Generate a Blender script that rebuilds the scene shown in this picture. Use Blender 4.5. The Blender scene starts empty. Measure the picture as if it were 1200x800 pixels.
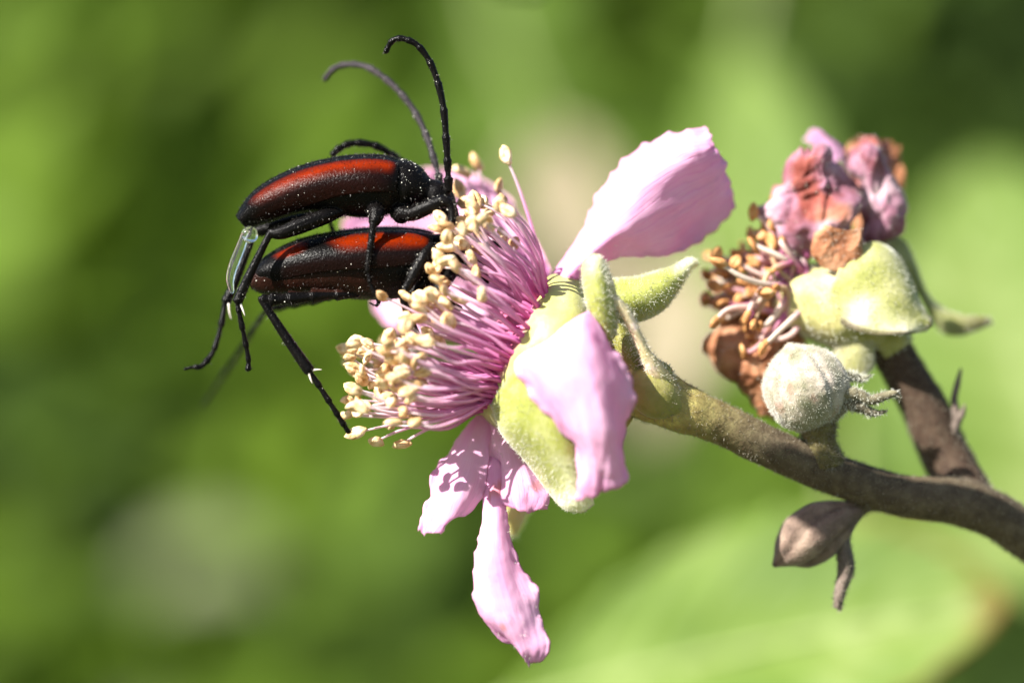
import bpy, bmesh, math, random
import numpy as np
from mathutils import Vector, Matrix, noise

R = math.radians
rng = random.Random(7)
scene = bpy.context.scene
C = scene.collection
# one unit is about 3.7 mm: the flower is some five units across
scene.unit_settings.scale_length = 0.0037

# ------------------------------------------------------------------ camera
DIST = 40.0
cam = bpy.data.cameras.new('camera')
cam.lens = 120.0; cam.sensor_width = 36.0
cam.clip_start = 0.5; cam.clip_end = 6000
cam.dof.use_dof = True
cam.dof.focus_distance = DIST - 0.28
cam.dof.aperture_fstop = 0.12 / (2 * 1.35)
camo = bpy.data.objects.new('camera', cam); C.objects.link(camo)
camo.location = (0, -DIST, 0); camo.rotation_euler = (R(90), 0, 0)
scene.camera = camo

# ------------------------------------------------------------------ light
SUN = Vector((-0.63, -0.45, 0.63)).normalized()          # towards the sun
w = bpy.data.worlds.new('World'); scene.world = w; w.use_nodes = True
nt = w.node_tree
sky = nt.nodes.new('ShaderNodeTexSky'); sky.sky_type = 'NISHITA'; sky.sun_disc = False
sky.sun_elevation = math.asin(SUN.z)
sky.sun_rotation = math.atan2(SUN.x, SUN.y)
nt.links.new(sky.outputs[0], nt.nodes['Background'].inputs[0])
nt.nodes['Background'].inputs[1].default_value = 0.055
sl = bpy.data.lights.new('sun', 'SUN'); sl.energy = 5.0; sl.angle = R(0.5); sl.color = (1.0, 0.955, 0.88)
so = bpy.data.objects.new('sun', sl); C.objects.link(so)
so.rotation_euler = SUN.to_track_quat('Z', 'Y').to_euler()

scene.view_settings.view_transform = 'Standard'
scene.view_settings.look = 'None'
scene.view_settings.exposure = 1.58
scene.view_settings.gamma = 1
scene.render.engine = 'CYCLES'
scene.cycles.use_denoising = True
try:
    scene.cycles.denoiser = 'OPENIMAGEDENOISE'
except Exception:
    pass
scene.cycles.max_bounces = 10
scene.cycles.transparent_max_bounces = 12
scene.cycles.sample_clamp_indirect = 6

# ------------------------------------------------------------------ helpers
def P(px, py, d=0.0):
    """a point d units behind the plane the lens is focused on, one unit per 100 px in that plane"""
    k = (DIST + d) / DIST
    return Vector(((px - 600) / 100 * k, d, (400 - py) / 100 * k))

def tag(o, label=None, cat=None, group=None, kind=None):
    if label: o['label'] = label
    if cat: o['category'] = cat
    if group: o['group'] = group
    if kind: o['kind'] = kind
    return o

def empty(name, loc):
    o = bpy.data.objects.new(name, None); C.objects.link(o); o.location = loc
    o.empty_display_size = 0.3
    bpy.context.view_layer.update()
    return o

def link(name, me, mats, parent=None):
    o = bpy.data.objects.new(name, me); C.objects.link(o)
    if not isinstance(mats, (list, tuple)): mats = [mats]
    if len(me.materials) == 0:
        for m in mats: me.materials.append(m)
    if parent is not None:
        o.parent = parent
        o.matrix_parent_inverse = parent.matrix_world.inverted()
    return o

class MB:
    """collects vertices, faces, uv and a point colour"""
    def __init__(s):
        s.v = []; s.f = []; s.uv = []; s.col = []; s.mi = []
    def add(s, v, f, uv=None, col=None, mi=0):
        k = len(s.v)
        s.v += [tuple(p) for p in v]
        s.f += [tuple(i + k for i in q) for q in f]
        s.uv += uv if uv else [(0, 0)] * len(v)
        s.col += col if col else [(1, 1, 1, 1)] * len(v)
        s.mi += [mi] * len(f)
        return s
    def mesh(s, name, smooth=True):
        me = bpy.data.meshes.new(name)
        me.from_pydata(s.v, [], s.f)
        ul = me.uv_layers.new(name='UVMap')
        li = np.empty(len(me.loops), dtype=np.int32); me.loops.foreach_get('vertex_index', li)
        ul.data.foreach_set('uv', np.array(s.uv, dtype=np.float32)[li].ravel())
        ca = me.color_attributes.new('tint', 'FLOAT_COLOR', 'POINT')
        ca.data.foreach_set('color', np.array(s.col, dtype=np.float32).ravel())
        me.polygons.foreach_set('material_index', s.mi)
        if smooth: me.polygons.foreach_set('use_smooth', [True] * len(me.polygons))
        me.update()
        return me

def cr(pts, t):
    """Catmull-Rom through a list of points (Vector or float), t in 0..1"""
    n = len(pts) - 1
    x = min(max(t, 0), 1) * n
    i = min(int(x), n - 1); f = x - i
    p1, p2 = pts[i], pts[i + 1]
    p0 = pts[i - 1] if i > 0 else p1 + (p1 - p2)
    p3 = pts[i + 2] if i + 2 <= n else p2 + (p2 - p1)
    return 0.5 * ((2 * p1) + (p2 - p0) * f + (2 * p0 - 5 * p1 + 4 * p2 - p3) * f * f + (3 * p1 - p0 - 3 * p2 + p3) * f ** 3)

def lin(vals, t):
    n = len(vals) - 1
    x = min(max(t, 0), 1) * n
    i = min(int(x), n - 1); f = x - i
    return vals[i] * (1 - f) + vals[i + 1] * f

def sm(a, b, x):
    t = min(max((x - a) / (b - a), 0), 1)
    return t * t * (3 - 2 * t)

def mixc(a, b, t):
    return tuple(a[i] * (1 - t) + b[i] * t for i in range(3)) + (1,)

def tube(mb, pts, rads, seg=24, sides=8, lump=0.0, seed=0, mi=0, col=None, colf=None, smooth=True):
    """a tapering tube along a spline; rads in units; returns nothing"""
    cs = [cr(pts, k / seg) if smooth else lin(pts, k / seg) for k in range(seg + 1)]
    rs = [lin(rads, k / seg) for k in range(seg + 1)]
    tan = [(cs[min(k + 1, seg)] - cs[max(k - 1, 0)]).normalized() for k in range(seg + 1)]
    n = tan[0].orthogonal().normalized()
    v, f, uv, cl = [], [], [], []
    for k in range(seg + 1):
        n = (n - tan[k] * n.dot(tan[k])).normalized()
        b = tan[k].cross(n)
        for j in range(sides):
            a = 2 * math.pi * j / sides
            d = n * math.cos(a) + b * math.sin(a)
            p = cs[k] + d * rs[k]
            if lump:
                p += d * rs[k] * lump * noise.noise((cs[k] + d * rs[k]) * (0.9 / max(rs[k], .05)) + Vector((seed, 0, 0)))
            v.append(p); uv.append((k / seg, j / sides))
            cl.append(colf(k / seg) if colf else (col or (1, 1, 1, 1)))
    for k in range(seg):
        for j in range(sides):
            f.append((k * sides + j, k * sides + (j + 1) % sides, (k + 1) * sides + (j + 1) % sides, (k + 1) * sides + j))
    for k in (0, seg):                               # rounded ends
        c = cs[k] + tan[k] * rs[k] * (0.6 if k else -0.6)
        v.append(c); uv.append((k / seg, 0)); cl.append(cl[k * sides])
        m = len(v) - 1
        for j in range(sides):
            q = (k * sides + j, k * sides + (j + 1) % sides, m)
            f.append(q if k else q[::-1])
    mb.add(v, f, uv, cl, mi)

def loft(mb, st, seg=40, sides=28, roll=0.0, p=2.0, colf=None, mi=0, ridge=None):
    """stations (px, py, d, half height px, half width px): an oval body whose spine runs across the picture"""
    cs = [P(*s[:3]) for s in st]
    H = [s[3] / 100 for s in st]; W = [s[4] / 100 for s in st]
    v, f, uv, cl = [], [], [], []
    for k in range(seg + 1):
        t = k / seg
        c = cr(cs, t)
        tn = (cr(cs, min(t + .02, 1)) - cr(cs, max(t - .02, 0))).normalized()
        side = Vector((0, -1, 0)); side = (side - tn * side.dot(tn)).normalized()
        up = side.cross(tn)
        if up.z < 0 and abs(up.z) > .2: up = -up
        rm = Matrix.Rotation(roll, 3, tn)
        up = rm @ up; sd = rm @ side
        h = max(cr(H, t), 0.004); ww = max(cr(W, t), 0.004)
        for j in range(sides):
            a = 2 * math.pi * j / sides
            ca, sa = math.cos(a), math.sin(a)
            x = math.copysign(abs(ca) ** (2 / p), ca); y = math.copysign(abs(sa) ** (2 / p), sa)
            s_ = 1.0 + (ridge(t, a) if ridge else 0)
            v.append(c + up * (x * h * s_) + sd * (y * ww * s_)); uv.append((t, j / sides))
            cl.append(colf(t, a) if colf else (1, 1, 1, 1))
    for k in range(seg):
        for j in range(sides):
            f.append((k * sides + j, k * sides + (j + 1) % sides, (k + 1) * sides + (j + 1) % sides, (k + 1) * sides + j))
    f.append(tuple(range(sides))[::-1]); f.append(tuple(seg * sides + j for j in range(sides)))
    mb.add(v, f, uv, cl, mi)

def patch(mb, rows, nu=36, nv=24, ruff=0.0, ruffs=2.0, crumple=0.0, cs=3.0, ragged=0.0, seed=0.0, thick=0.012, colf=None, mi=0, curl=0.0, frill=0.0, ridged=0.0, pleat=0.0):
    """a thin sheet with real thickness through a grid of control points: rows run from base to tip"""
    g = [[P(*q) if not isinstance(q, Vector) else q for q in r] for r in rows]
    pts = {}
    for i in range(nu + 1):
        for j in range(nv + 1):
            u, v = i / nu, j / nv
            if ragged:                                # uneven margin
                e = 1 - ragged * sm(.55, 1, u) * (0.5 + 0.5 * noise.noise(Vector((v * 7, seed, 3))) + .35 * noise.noise(Vector((v * 21, seed, 9))))
                uu = u * e
                m = 1 - ragged * .5 * (0.5 + 0.5 * noise.noise(Vector((u * 8, seed, 5 if v < .5 else 8)))) * abs(2 * v - 1) ** 3
                vv = .5 + (v - .5) * m
            else:
                uu, vv = u, v
            col = [cr(r, vv) for r in g]
            pts[i, j] = cr(col, uu)
    nor = {}
    for i in range(nu + 1):
        for j in range(nv + 1):
            du = pts[min(i + 1, nu), j] - pts[max(i - 1, 0), j]
            dv = pts[i, min(j + 1, nv)] - pts[i, max(j - 1, 0)]
            n = du.cross(dv)
            nor[i, j] = n.normalized() if n.length > 1e-9 else Vector((0, -1, 0))
    fin = {}
    for i in range(nu + 1):
        for j in range(nv + 1):
            u, v = i / nu, j / nv
            p = pts[i, j]; n = nor[i, j]
            d = 0.0
            if ruff: d += ruff * sm(.2, 1, u) * (0.3 + abs(2 * v - 1)) * noise.noise(p * ruffs + Vector((seed, seed * 2, 0)))
            if crumple:
                d += crumple * (noise.noise(p * cs + Vector((seed, 0, 7))) + .6 * (abs(noise.noise(p * cs * 2.1 + Vector((0, seed, 3)))) - .3) + .3 * noise.noise(p * cs * 5 + Vector((0, 2, seed))))
            if pleat:                                  # shallow folds that run out to the margin
                ph_ = v * 25 + 9 * noise.noise(Vector((u * 2.5, v * 5, seed)))
                d += pleat * sm(.12, .75, u) * math.sin(ph_) * (.35 + .9 * abs(noise.noise(Vector((v * 4, u * 2, seed + 5)))))
            if frill:                                  # fine waves along the margin
                em = max(sm(.72, 1, abs(2 * v - 1)), sm(.82, 1, u)) * sm(.1, .3, u)
                d += frill * em * (noise.noise(p * 7 + Vector((seed, 1, 0))) * 1.6 + .5 * noise.noise(p * 16 + Vector((0, seed, 0))))
            if ridged:                                 # dry papery creases
                q_ = p * cs + Vector((seed, 3, 0))
                d += ridged * ((1 - 2.2 * abs(noise.noise(q_))) + .32 * (1 - 2.2 * abs(noise.noise(q_ * 2.3 + Vector((7, 0, seed))))) + .11 * (1 - 2.2 * abs(noise.noise(q_ * 5.1))))
            if curl: d += curl * (2 * v - 1) ** 2 * u
            fin[i, j] = p + n * d
    V, F, UV, CL = [], [], [], []
    for s in (0, 1):
        for i in range(nu + 1):
            for j in range(nv + 1):
                u, v = i / nu, j / nv
                th = thick * (0.35 + .65 * min(1, 6 * min(v, 1 - v, 1 - u) + .05))
                V.append(fin[i, j] + nor[i, j] * (th * (.5 - s)))
                UV.append((u, v))
                CL.append(colf(u, v, fin[i, j]) if colf else (1, 1, 1, 1))
    N = (nu + 1) * (nv + 1)
    ix = lambda i, j: i * (nv + 1) + j
    for i in range(nu):
        for j in range(nv):
            q = (ix(i, j), ix(i + 1, j), ix(i + 1, j + 1), ix(i, j + 1))
            F.append(q); F.append(tuple(N + k for k in q[::-1]))
    rim = [ix(i, 0) for i in range(nu + 1)] + [ix(nu, j) for j in range(1, nv + 1)] + [ix(i, nv) for i in range(nu - 1, -1, -1)] + [ix(0, j) for j in range(nv - 1, 0, -1)]
    for k in range(len(rim)):
        a, b = rim[k], rim[(k + 1) % len(rim)]
        F.append((b, a, N + a, N + b))
    mb.add(V, F, UV, CL, mi)

def fuzz(name, src, n, length, width, mat, parent, seed=0, lean=0.5, keep=None, droop=None):
    """a coat of fine hairs rooted on a mesh: one tapering blade of two faces each"""
    r = random.Random(seed)
    me = src.data
    vs = np.empty(len(me.vertices) * 3); me.vertices.foreach_get('co', vs); vs = vs.reshape(-1, 3)
    me.calc_loop_triangles()
    tr = np.empty(len(me.loop_triangles) * 3, dtype=np.int32); me.loop_triangles.foreach_get('vertices', tr); tr = tr.reshape(-1, 3)
    a, b, c = vs[tr[:, 0]], vs[tr[:, 1]], vs[tr[:, 2]]
    nn = np.cross(b - a, c - a); ar = np.linalg.norm(nn, axis=1)
    cum = np.cumsum(ar); tot = cum[-1]
    mb = MB(); V, F = [], []
    pick = np.searchsorted(cum, np.array([r.random() * tot for _ in range(n)]))
    for k in pick:
        k = min(int(k), len(tr) - 1)
        if ar[k] < 1e-12: continue
        x, y = r.random(), r.random()
        if x + y > 1: x, y = 1 - x, 1 - y
        p = Vector(a[k] + (b[k] - a[k]) * x + (c[k] - a[k]) * y)
        if keep and not keep(p): continue
        nr = Vector(nn[k] / ar[k])
        d = (nr + lean * Vector((r.uniform(-1, 1), r.uniform(-1, 1), r.uniform(-1, 1)))).normalized()
        l = length * r.uniform(.45, 1.25)
        s = d.cross(Vector((r.uniform(-1, 1), -1, r.uniform(-1, 1)))).normalized() * width * .5
        bend = Vector((r.uniform(-1, 1), r.uniform(-1, 1), r.uniform(-1, 1))) * l * .22
        m = p + d * l * .55 + bend * .3; e = p + d * l + bend
        p0 = p - nr * .004
        i = len(V)
        V += [p0 - s, p0 + s, m + s * .7, m - s * .7, e]
        F += [(i, i + 1, i + 2, i + 3), (i + 3, i + 2, i + 4)]
    if not V: return None
    mb.add(V, F)
    o = link(name, mb.mesh(name, False), mat, parent)
    if src.parent is not None or True:
        o.matrix_parent_inverse = parent.matrix_world.inverted()
    return tag(o, kind='stuff')

def specks(name, src, n, size, mat, parent, seed=0, weight=None):
    """pollen grains dusted over a mesh"""
    r = random.Random(seed)
    me = src.data
    vs = np.empty(len(me.vertices) * 3); me.vertices.foreach_get('co', vs); vs = vs.reshape(-1, 3)
    me.calc_loop_triangles()
    tr = np.empty(len(me.loop_triangles) * 3, dtype=np.int32); me.loop_triangles.foreach_get('vertices', tr); tr = tr.reshape(-1, 3)
    a, b, c = vs[tr[:, 0]], vs[tr[:, 1]], vs[tr[:, 2]]
    nn = np.cross(b - a, c - a); ar = np.linalg.norm(nn, axis=1)
    wt = ar.copy()
    if weight is not None:
        cen = (a + b + c) / 3
        wt *= np.array([weight(Vector(q)) for q in cen])
    cum = np.cumsum(wt); tot = cum[-1]
    pick = np.searchsorted(cum, np.array([r.random() * tot for _ in range(n)]))
    V, F = [], []
    O = [(1, 0, 0), (-1, 0, 0), (0, 1, 0), (0, -1, 0), (0, 0, 1), (0, 0, -1)]
    T = [(0, 2, 4), (2, 1, 4), (1, 3, 4), (3, 0, 4), (2, 0, 5), (1, 2, 5), (3, 1, 5), (0, 3, 5)]
    for k in pick:
        k = min(int(k), len(tr) - 1)
        if ar[k] < 1e-12: continue
        x, y = r.random(), r.random()
        if x + y > 1: x, y = 1 - x, 1 - y
        p = Vector(a[k] + (b[k] - a[k]) * x + (c[k] - a[k]) * y) + Vector(nn[k] / ar[k]) * size * .4
        s = size * r.choice([.5, .6, .7, .8, 1, 1.25]) * r.uniform(.7, 1.2)
        i = len(V)
        V += [p + Vector(q) * s * r.uniform(.7, 1.2) for q in O]
        F += [tuple(i + z for z in q) for q in T]
    mb = MB(); mb.add(V, F)
    return tag(link(name, mb.mesh(name), mat, parent), kind='stuff')

# ------------------------------------------------------------------ materials
def newmat(name):
    m = bpy.data.materials.new(name); m.use_nodes = True
    t = m.node_tree; t.nodes.clear()
    out = t.nodes.new('ShaderNodeOutputMaterial')
    return m, t, out

def nd(t, kind, **kw):
    n = t.nodes.new(kind)
    for k, v in kw.items():
        if k.startswith('i_'):
            key = k[2:].replace('_', ' ')
            n.inputs[int(key) if key.isdigit() else key].default_value = v
        else: setattr(n, k, v)
    return n

def ramp(t, fac, stops):
    r = t.nodes.new('ShaderNodeValToRGB')
    e = r.color_ramp.elements
    while len(e) < len(stops): e.new(0.5)
    for i, (p, c) in enumerate(stops):
        e[i].position = p; e[i].color = tuple(c[:3]) + (1,)
    t.links.new(fac, r.inputs[0])
    return r

def noise_fac(t, scale, detail=4, coord='Object', stretch=None, rough=.55):
    tc = t.nodes.new('ShaderNodeTexCoord')
    src = tc.outputs[coord]
    if stretch:
        mp = nd(t, 'ShaderNodeMapping'); mp.inputs['Scale'].default_value = stretch
        t.links.new(src, mp.inputs[0]); src = mp.outputs[0]
    n = nd(t, 'ShaderNodeTexNoise'); n.inputs['Scale'].default_value = scale
    n.inputs['Detail'].default_value = detail; n.inputs['Roughness'].default_value = rough
    t.links.new(src, n.inputs['Vector'])
    return n.outputs['Fac']

def mul_tint(t, col, mode='MULTIPLY', fac=1.0):
    at = nd(t, 'ShaderNodeAttribute', attribute_name='tint')
    mx = nd(t, 'ShaderNodeMix', data_type='RGBA', blend_type=mode)
    mx.inputs[0].default_value = fac
    t.links.new(col, mx.inputs[6]); t.links.new(at.outputs['Color'], mx.inputs[7])
    return mx.outputs[2]

def leafy(name, stops, scale=3.0, transl=0.35, rough=0.55, bump=0.15, bscale=20, tint=True, coord='Object', stretch=None, spec=.35, tcol=None, sheen=0.0, detail=5):
    """thin plant tissue: lit from the front and letting light through"""
    m, t, out = newmat(name)
    f = noise_fac(t, scale, detail, coord, stretch)
    c = ramp(t, f, stops).outputs[0]
    if tint: c = mul_tint(t, c)
    p = nd(t, 'ShaderNodeBsdfPrincipled'); p.inputs['Roughness'].default_value = rough
    p.inputs['Specular IOR Level'].default_value = spec
    if sheen:
        p.inputs['Sheen Weight'].default_value = sheen; p.inputs['Sheen Roughness'].default_value = .4
    t.links.new(c, p.inputs['Base Color'])
    if bump:
        bf = noise_fac(t, bscale, 5, coord, stretch)
        b = nd(t, 'ShaderNodeBump'); b.inputs['Strength'].default_value = bump; b.inputs['Distance'].default_value = .03
        t.links.new(bf, b.inputs['Height']); t.links.new(b.outputs[0], p.inputs['Normal'])
    if transl:
        tr = nd(t, 'ShaderNodeBsdfTranslucent')
        if tcol:
            mx = nd(t, 'ShaderNodeMix', data_type='RGBA', blend_type='MULTIPLY'); mx.inputs[0].default_value = 1
            mx.inputs[7].default_value = tuple(tcol) + (1,)
            t.links.new(c, mx.inputs[6]); t.links.new(mx.outputs[2], tr.inputs[0])
        else: t.links.new(c, tr.inputs[0])
        mix = nd(t, 'ShaderNodeMixShader'); mix.inputs[0].default_value = transl
        t.links.new(p.outputs[0], mix.inputs[1]); t.links.new(tr.outputs[0], mix.inputs[2])
        t.links.new(mix.outputs[0], out.inputs[0])
    else: t.links.new(p.outputs[0], out.inputs[0])
    return m

def hard(name, stops, scale=6, rough=.35, bump=.1, bscale=60, tint=False, spec=.5, coat=0.0, sss=0.0, metallic=0.0, bdist=.02):
    m, t, out = newmat(name)
    f = noise_fac(t, scale, 5)
    c = ramp(t, f, stops).outputs[0]
    if tint: c = mul_tint(t, c)
    p = nd(t, 'ShaderNodeBsdfPrincipled'); p.inputs['Roughness'].default_value = rough
    p.inputs['Specular IOR Level'].default_value = spec
    p.inputs['Coat Weight'].default_value = coat; p.inputs['Coat Roughness'].default_value = .2
    if sss:
        p.inputs['Subsurface Weight'].default_value = sss
        p.inputs['Subsurface Radius'].default_value = (.12, .08, .04); p.inputs['Subsurface Scale'].default_value = .6
    t.links.new(c, p.inputs['Base Color'])
    if bump:
        bf = noise_fac(t, bscale, 3)
        b = nd(t, 'ShaderNodeBump'); b.inputs['Strength'].default_value = bump; b.inputs['Distance'].default_value = bdist
        t.links.new(bf, b.inputs['Height']); t.links.new(b.outputs[0], p.inputs['Normal'])
    t.links.new(p.outputs[0], out.inputs[0])
    return m

M = {}
def petal_mat():
    m, t, out = newmat('petal')
    tc = nd(t, 'ShaderNodeTexCoord')
    # veins fan out along the blade: lines of equal v, bent by noise
    mp = nd(t, 'ShaderNodeMapping'); mp.inputs['Scale'].default_value = (3.0, 9.0, 1); t.links.new(tc.outputs['UV'], mp.inputs[0])
    wob = nd(t, 'ShaderNodeTexNoise'); wob.inputs['Scale'].default_value = 1.3; wob.inputs['Detail'].default_value = 3
    t.links.new(mp.outputs[0], wob.inputs['Vector'])
    sep = nd(t, 'ShaderNodeSeparateXYZ'); t.links.new(tc.outputs['UV'], sep.inputs[0])
    ad = nd(t, 'ShaderNodeMath', operation='MULTIPLY_ADD'); ad.inputs[1].default_value = .10
    t.links.new(wob.outputs['Fac'], ad.inputs[0]); t.links.new(sep.outputs['Y'], ad.inputs[2])
    fr = nd(t, 'ShaderNodeMath', operation='MULTIPLY'); fr.inputs[1].default_value = 23 * 3.14159
    t.links.new(ad.outputs[0], fr.inputs[0])
    sn = nd(t, 'ShaderNodeMath', operation='SINE'); t.links.new(fr.outputs[0], sn.inputs[0])
    ab = nd(t, 'ShaderNodeMath', operation='ABSOLUTE'); t.links.new(sn.outputs[0], ab.inputs[0])
    vein = ramp(t, ab.outputs[0], [(0, (1, 1, 1)), (.35, (0, 0, 0))])
    base = ramp(t, noise_fac(t, 1.4, 6, 'Object'), [(.3, (.85, .49, .70)), (.5, (.88, .57, .76)), (.72, (.91, .65, .82))])
    mx = nd(t, 'ShaderNodeMix', data_type='RGBA', blend_type='MULTIPLY'); mx.inputs[7].default_value = (.93, .74, .92, 1)
    vf = nd(t, 'ShaderNodeMath', operation='MULTIPLY'); vf.inputs[1].default_value = .75
    t.links.new(vein.outputs[0], vf.inputs[0]); t.links.new(vf.outputs[0], mx.inputs[0]); t.links.new(base.outputs[0], mx.inputs[6])
    c = mul_tint(t, mx.outputs[2])
    p = nd(t, 'ShaderNodeBsdfPrincipled'); p.inputs['Roughness'].default_value = .6; p.inputs['Specular IOR Level'].default_value = .18
    t.links.new(c, p.inputs['Base Color'])
    hs = nd(t, 'ShaderNodeMath', operation='MULTIPLY_ADD'); hs.inputs[1].default_value = -.5
    t.links.new(vein.outputs[0], hs.inputs[0]); t.links.new(noise_fac(t, 7, 3, 'Object'), hs.inputs[2])
    b = nd(t, 'ShaderNodeBump'); b.inputs['Strength'].default_value = .35; b.inputs['Distance'].default_value = .025
    t.links.new(hs.outputs[0], b.inputs['Height']); t.links.new(b.outputs[0], p.inputs['Normal'])
    tr = nd(t, 'ShaderNodeBsdfTranslucent'); t.links.new(c, tr.inputs[0])
    ms = nd(t, 'ShaderNodeMixShader'); ms.inputs[0].default_value = .54
    t.links.new(p.outputs[0], ms.inputs[1]); t.links.new(tr.outputs[0], ms.inputs[2]); t.links.new(ms.outputs[0], out.inputs[0])
    return m
M['petal'] = petal_mat()
M['sepal'] = leafy('sepal', [(.3, (.27, .295, .05)), (.55, (.37, .395, .095)), (.75, (.49, .495, .20))], scale=4, transl=.18, rough=.5, bump=.3, bscale=26, sheen=.3)
M['cup'] = leafy('cup', [(.3, (.34, .35, .09)), (.55, (.43, .44, .14)), (.75, (.54, .53, .24))], scale=3, transl=.0, rough=.42, bump=.3, bscale=18, sheen=.2)
M['filament'] = leafy('filament', [(.3, (.9, .9, .9)), (.7, (1, 1, 1))], scale=9, transl=.38, rough=.5, bump=.15, bscale=24, tint=True, spec=.25)
M['anther'] = hard('anther', [(.3, (.40, .22, .08)), (.45, (.66, .46, .24)), (.56, (.77, .60, .38)), (.70, (.85, .73, .54))], scale=9, rough=.7, bump=1.0, bscale=26, tint=False, spec=.25)
def vary(m, amount=.75, dark=(.50, .34, .20)):
    t = m.node_tree
    p = [n for n in t.nodes if n.type == 'BSDF_PRINCIPLED'][0]
    src = p.inputs['Base Color'].links[0].from_socket
    oi = nd(t, 'ShaderNodeObjectInfo')
    rp = ramp(t, oi.outputs['Random'], [(0, (1, 1, 1)), (.55, (.95, .92, .86)), (.8, (.82, .66, .48)), (1, dark)])
    mx = nd(t, 'ShaderNodeMix', data_type='RGBA', blend_type='MULTIPLY'); mx.inputs[0].default_value = amount
    t.links.new(src, mx.inputs[6]); t.links.new(rp.outputs[0], mx.inputs[7]); t.links.new(mx.outputs[2], p.inputs['Base Color'])
vary(M['anther'], .6)
M['stem'] = hard('stem', [(.3, (.055, .039, .025)), (.5, (.085, .064, .040)), (.72, (.125, .10, .062))], scale=8, rough=.75, bump=.6, bscale=22, tint=True, spec=.2)
M['fuzz'] = leafy('fuzz', [(.3, (.55, .55, .46)), (.7, (.74, .73, .64))], transl=.35, rough=.6, bump=0, tint=False)
M['stemfuzz'] = leafy('stemfuzz', [(.3, (.20, .18, .13)), (.7, (.34, .31, .24))], transl=.35, rough=.6, bump=0, tint=False)
M['bud'] = leafy('bud', [(.32, (.16, .16, .09)), (.46, (.27, .24, .175)), (.58, (.40, .345, .285)), (.72, (.52, .43, .365))], scale=3.6, transl=0, rough=.8, bump=.7, bscale=12, sheen=.4)
M['darkbud'] = leafy('darkbud', [(.3, (.075, .055, .045)), (.5, (.14, .105, .085)), (.72, (.22, .18, .145))], scale=4, transl=0, rough=.8, bump=.6, bscale=14, sheen=.3)
M['withered'] = leafy('withered', [(.30, (.11, .03, .025)), (.42, (.26, .09, .11)), (.52, (.40, .20, .27)), (.66, (.62, .46, .50))], scale=1.8, transl=.2, rough=.75, bump=.5, bscale=9, detail=7, sheen=.3)
M['brownpetal'] = leafy('brownpetal', [(.3, (.20, .07, .03)), (.5, (.42, .18, .085)), (.72, (.60, .34, .20))], scale=3.2, transl=.25, rough=.7, bump=.7, bscale=14)
M['oldanther'] = hard('oldanther', [(.3, (.28, .10, .03)), (.55, (.50, .24, .08)), (.75, (.64, .42, .22))], scale=6, rough=.7, bump=.5, bscale=24)
M['palesepal'] = leafy('palesepal', [(.28, (.25, .265, .07)), (.5, (.39, .385, .135)), (.72, (.54, .51, .26))], scale=2.8, transl=.12, rough=.65, bump=.4, bscale=16, sheen=.4)
M['chitin'] = hard('chitin', [(.3, (.0022, .002, .002)), (.7, (.005, .0042, .0042))], scale=8, rough=.22, bump=.7, bscale=42, spec=.09, bdist=.016, tint=True)
M['elytra'] = hard('elytra', [(.3, (.78, .78, .78)), (.7, (1, 1, 1))], scale=10, rough=.24, bump=.6, bscale=40, tint=True, spec=.075, bdist=.016)
M['eye'] = hard('eye', [(.3, (.01, .01, .012)), (.7, (.02, .02, .025))], rough=.08, bump=0, spec=.8)
M['pollen'] = hard('pollen', [(.3, (.75, .72, .62)), (.7, (.88, .86, .80))], rough=.5, bump=0)
M['seta'] = hard('seta', [(.3, (.014, .011, .01)), (.7, (.03, .025, .02))], rough=.5, bump=0)
M['spur'] = hard('spur', [(.3, (.60, .52, .46)), (.7, (.75, .70, .64))], rough=.3, bump=0)

def glassy():
    m, t, out = newmat('clear_membrane')
    p = nd(t, 'ShaderNodeBsdfPrincipled')
    p.inputs['Base Color'].default_value = (.93, .95, .88, 1)
    p.inputs['Roughness'].default_value = .12; p.inputs['IOR'].default_value = 1.36
    p.inputs['Transmission Weight'].default_value = .985
    b = nd(t, 'ShaderNodeBump'); b.inputs['Strength'].default_value = .2; b.inputs['Distance'].default_value = .02
    t.links.new(noise_fac(t, 9, 3), b.inputs['Height']); t.links.new(b.outputs[0], p.inputs['Normal'])
    t.links.new(p.outputs[0], out.inputs[0])
    return m
M['clear'] = glassy()

def leafmat(name, a, b, c, transl=.4, scale=.8):
    return leafy(name, [(.3, a), (.52, b), (.75, c)], scale=scale, transl=transl, rough=.5, bump=.15, bscale=4, spec=.12, tcol=(1.0, 1.0, .5))
M['leaf'] = leafmat('leaf', (.075, .135, .018), (.13, .205, .034), (.235, .30, .09), scale=.42)
M['leaf_vein'] = leafmat('leaf_vein', (.22, .28, .10), (.28, .34, .13), (.34, .40, .18), .2)
M['dryleaf'] = leafmat('dryleaf', (.26, .22, .13), (.36, .31, .19), (.46, .41, .28), .25)
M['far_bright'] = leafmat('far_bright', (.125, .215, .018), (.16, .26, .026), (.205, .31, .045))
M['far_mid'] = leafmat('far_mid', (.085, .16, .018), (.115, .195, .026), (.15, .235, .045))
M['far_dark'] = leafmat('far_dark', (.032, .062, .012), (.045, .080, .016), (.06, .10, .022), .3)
M['far_pale'] = leafmat('far_pale', (.20, .22, .12), (.27, .29, .17), (.34, .36, .23), .25)

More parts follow.
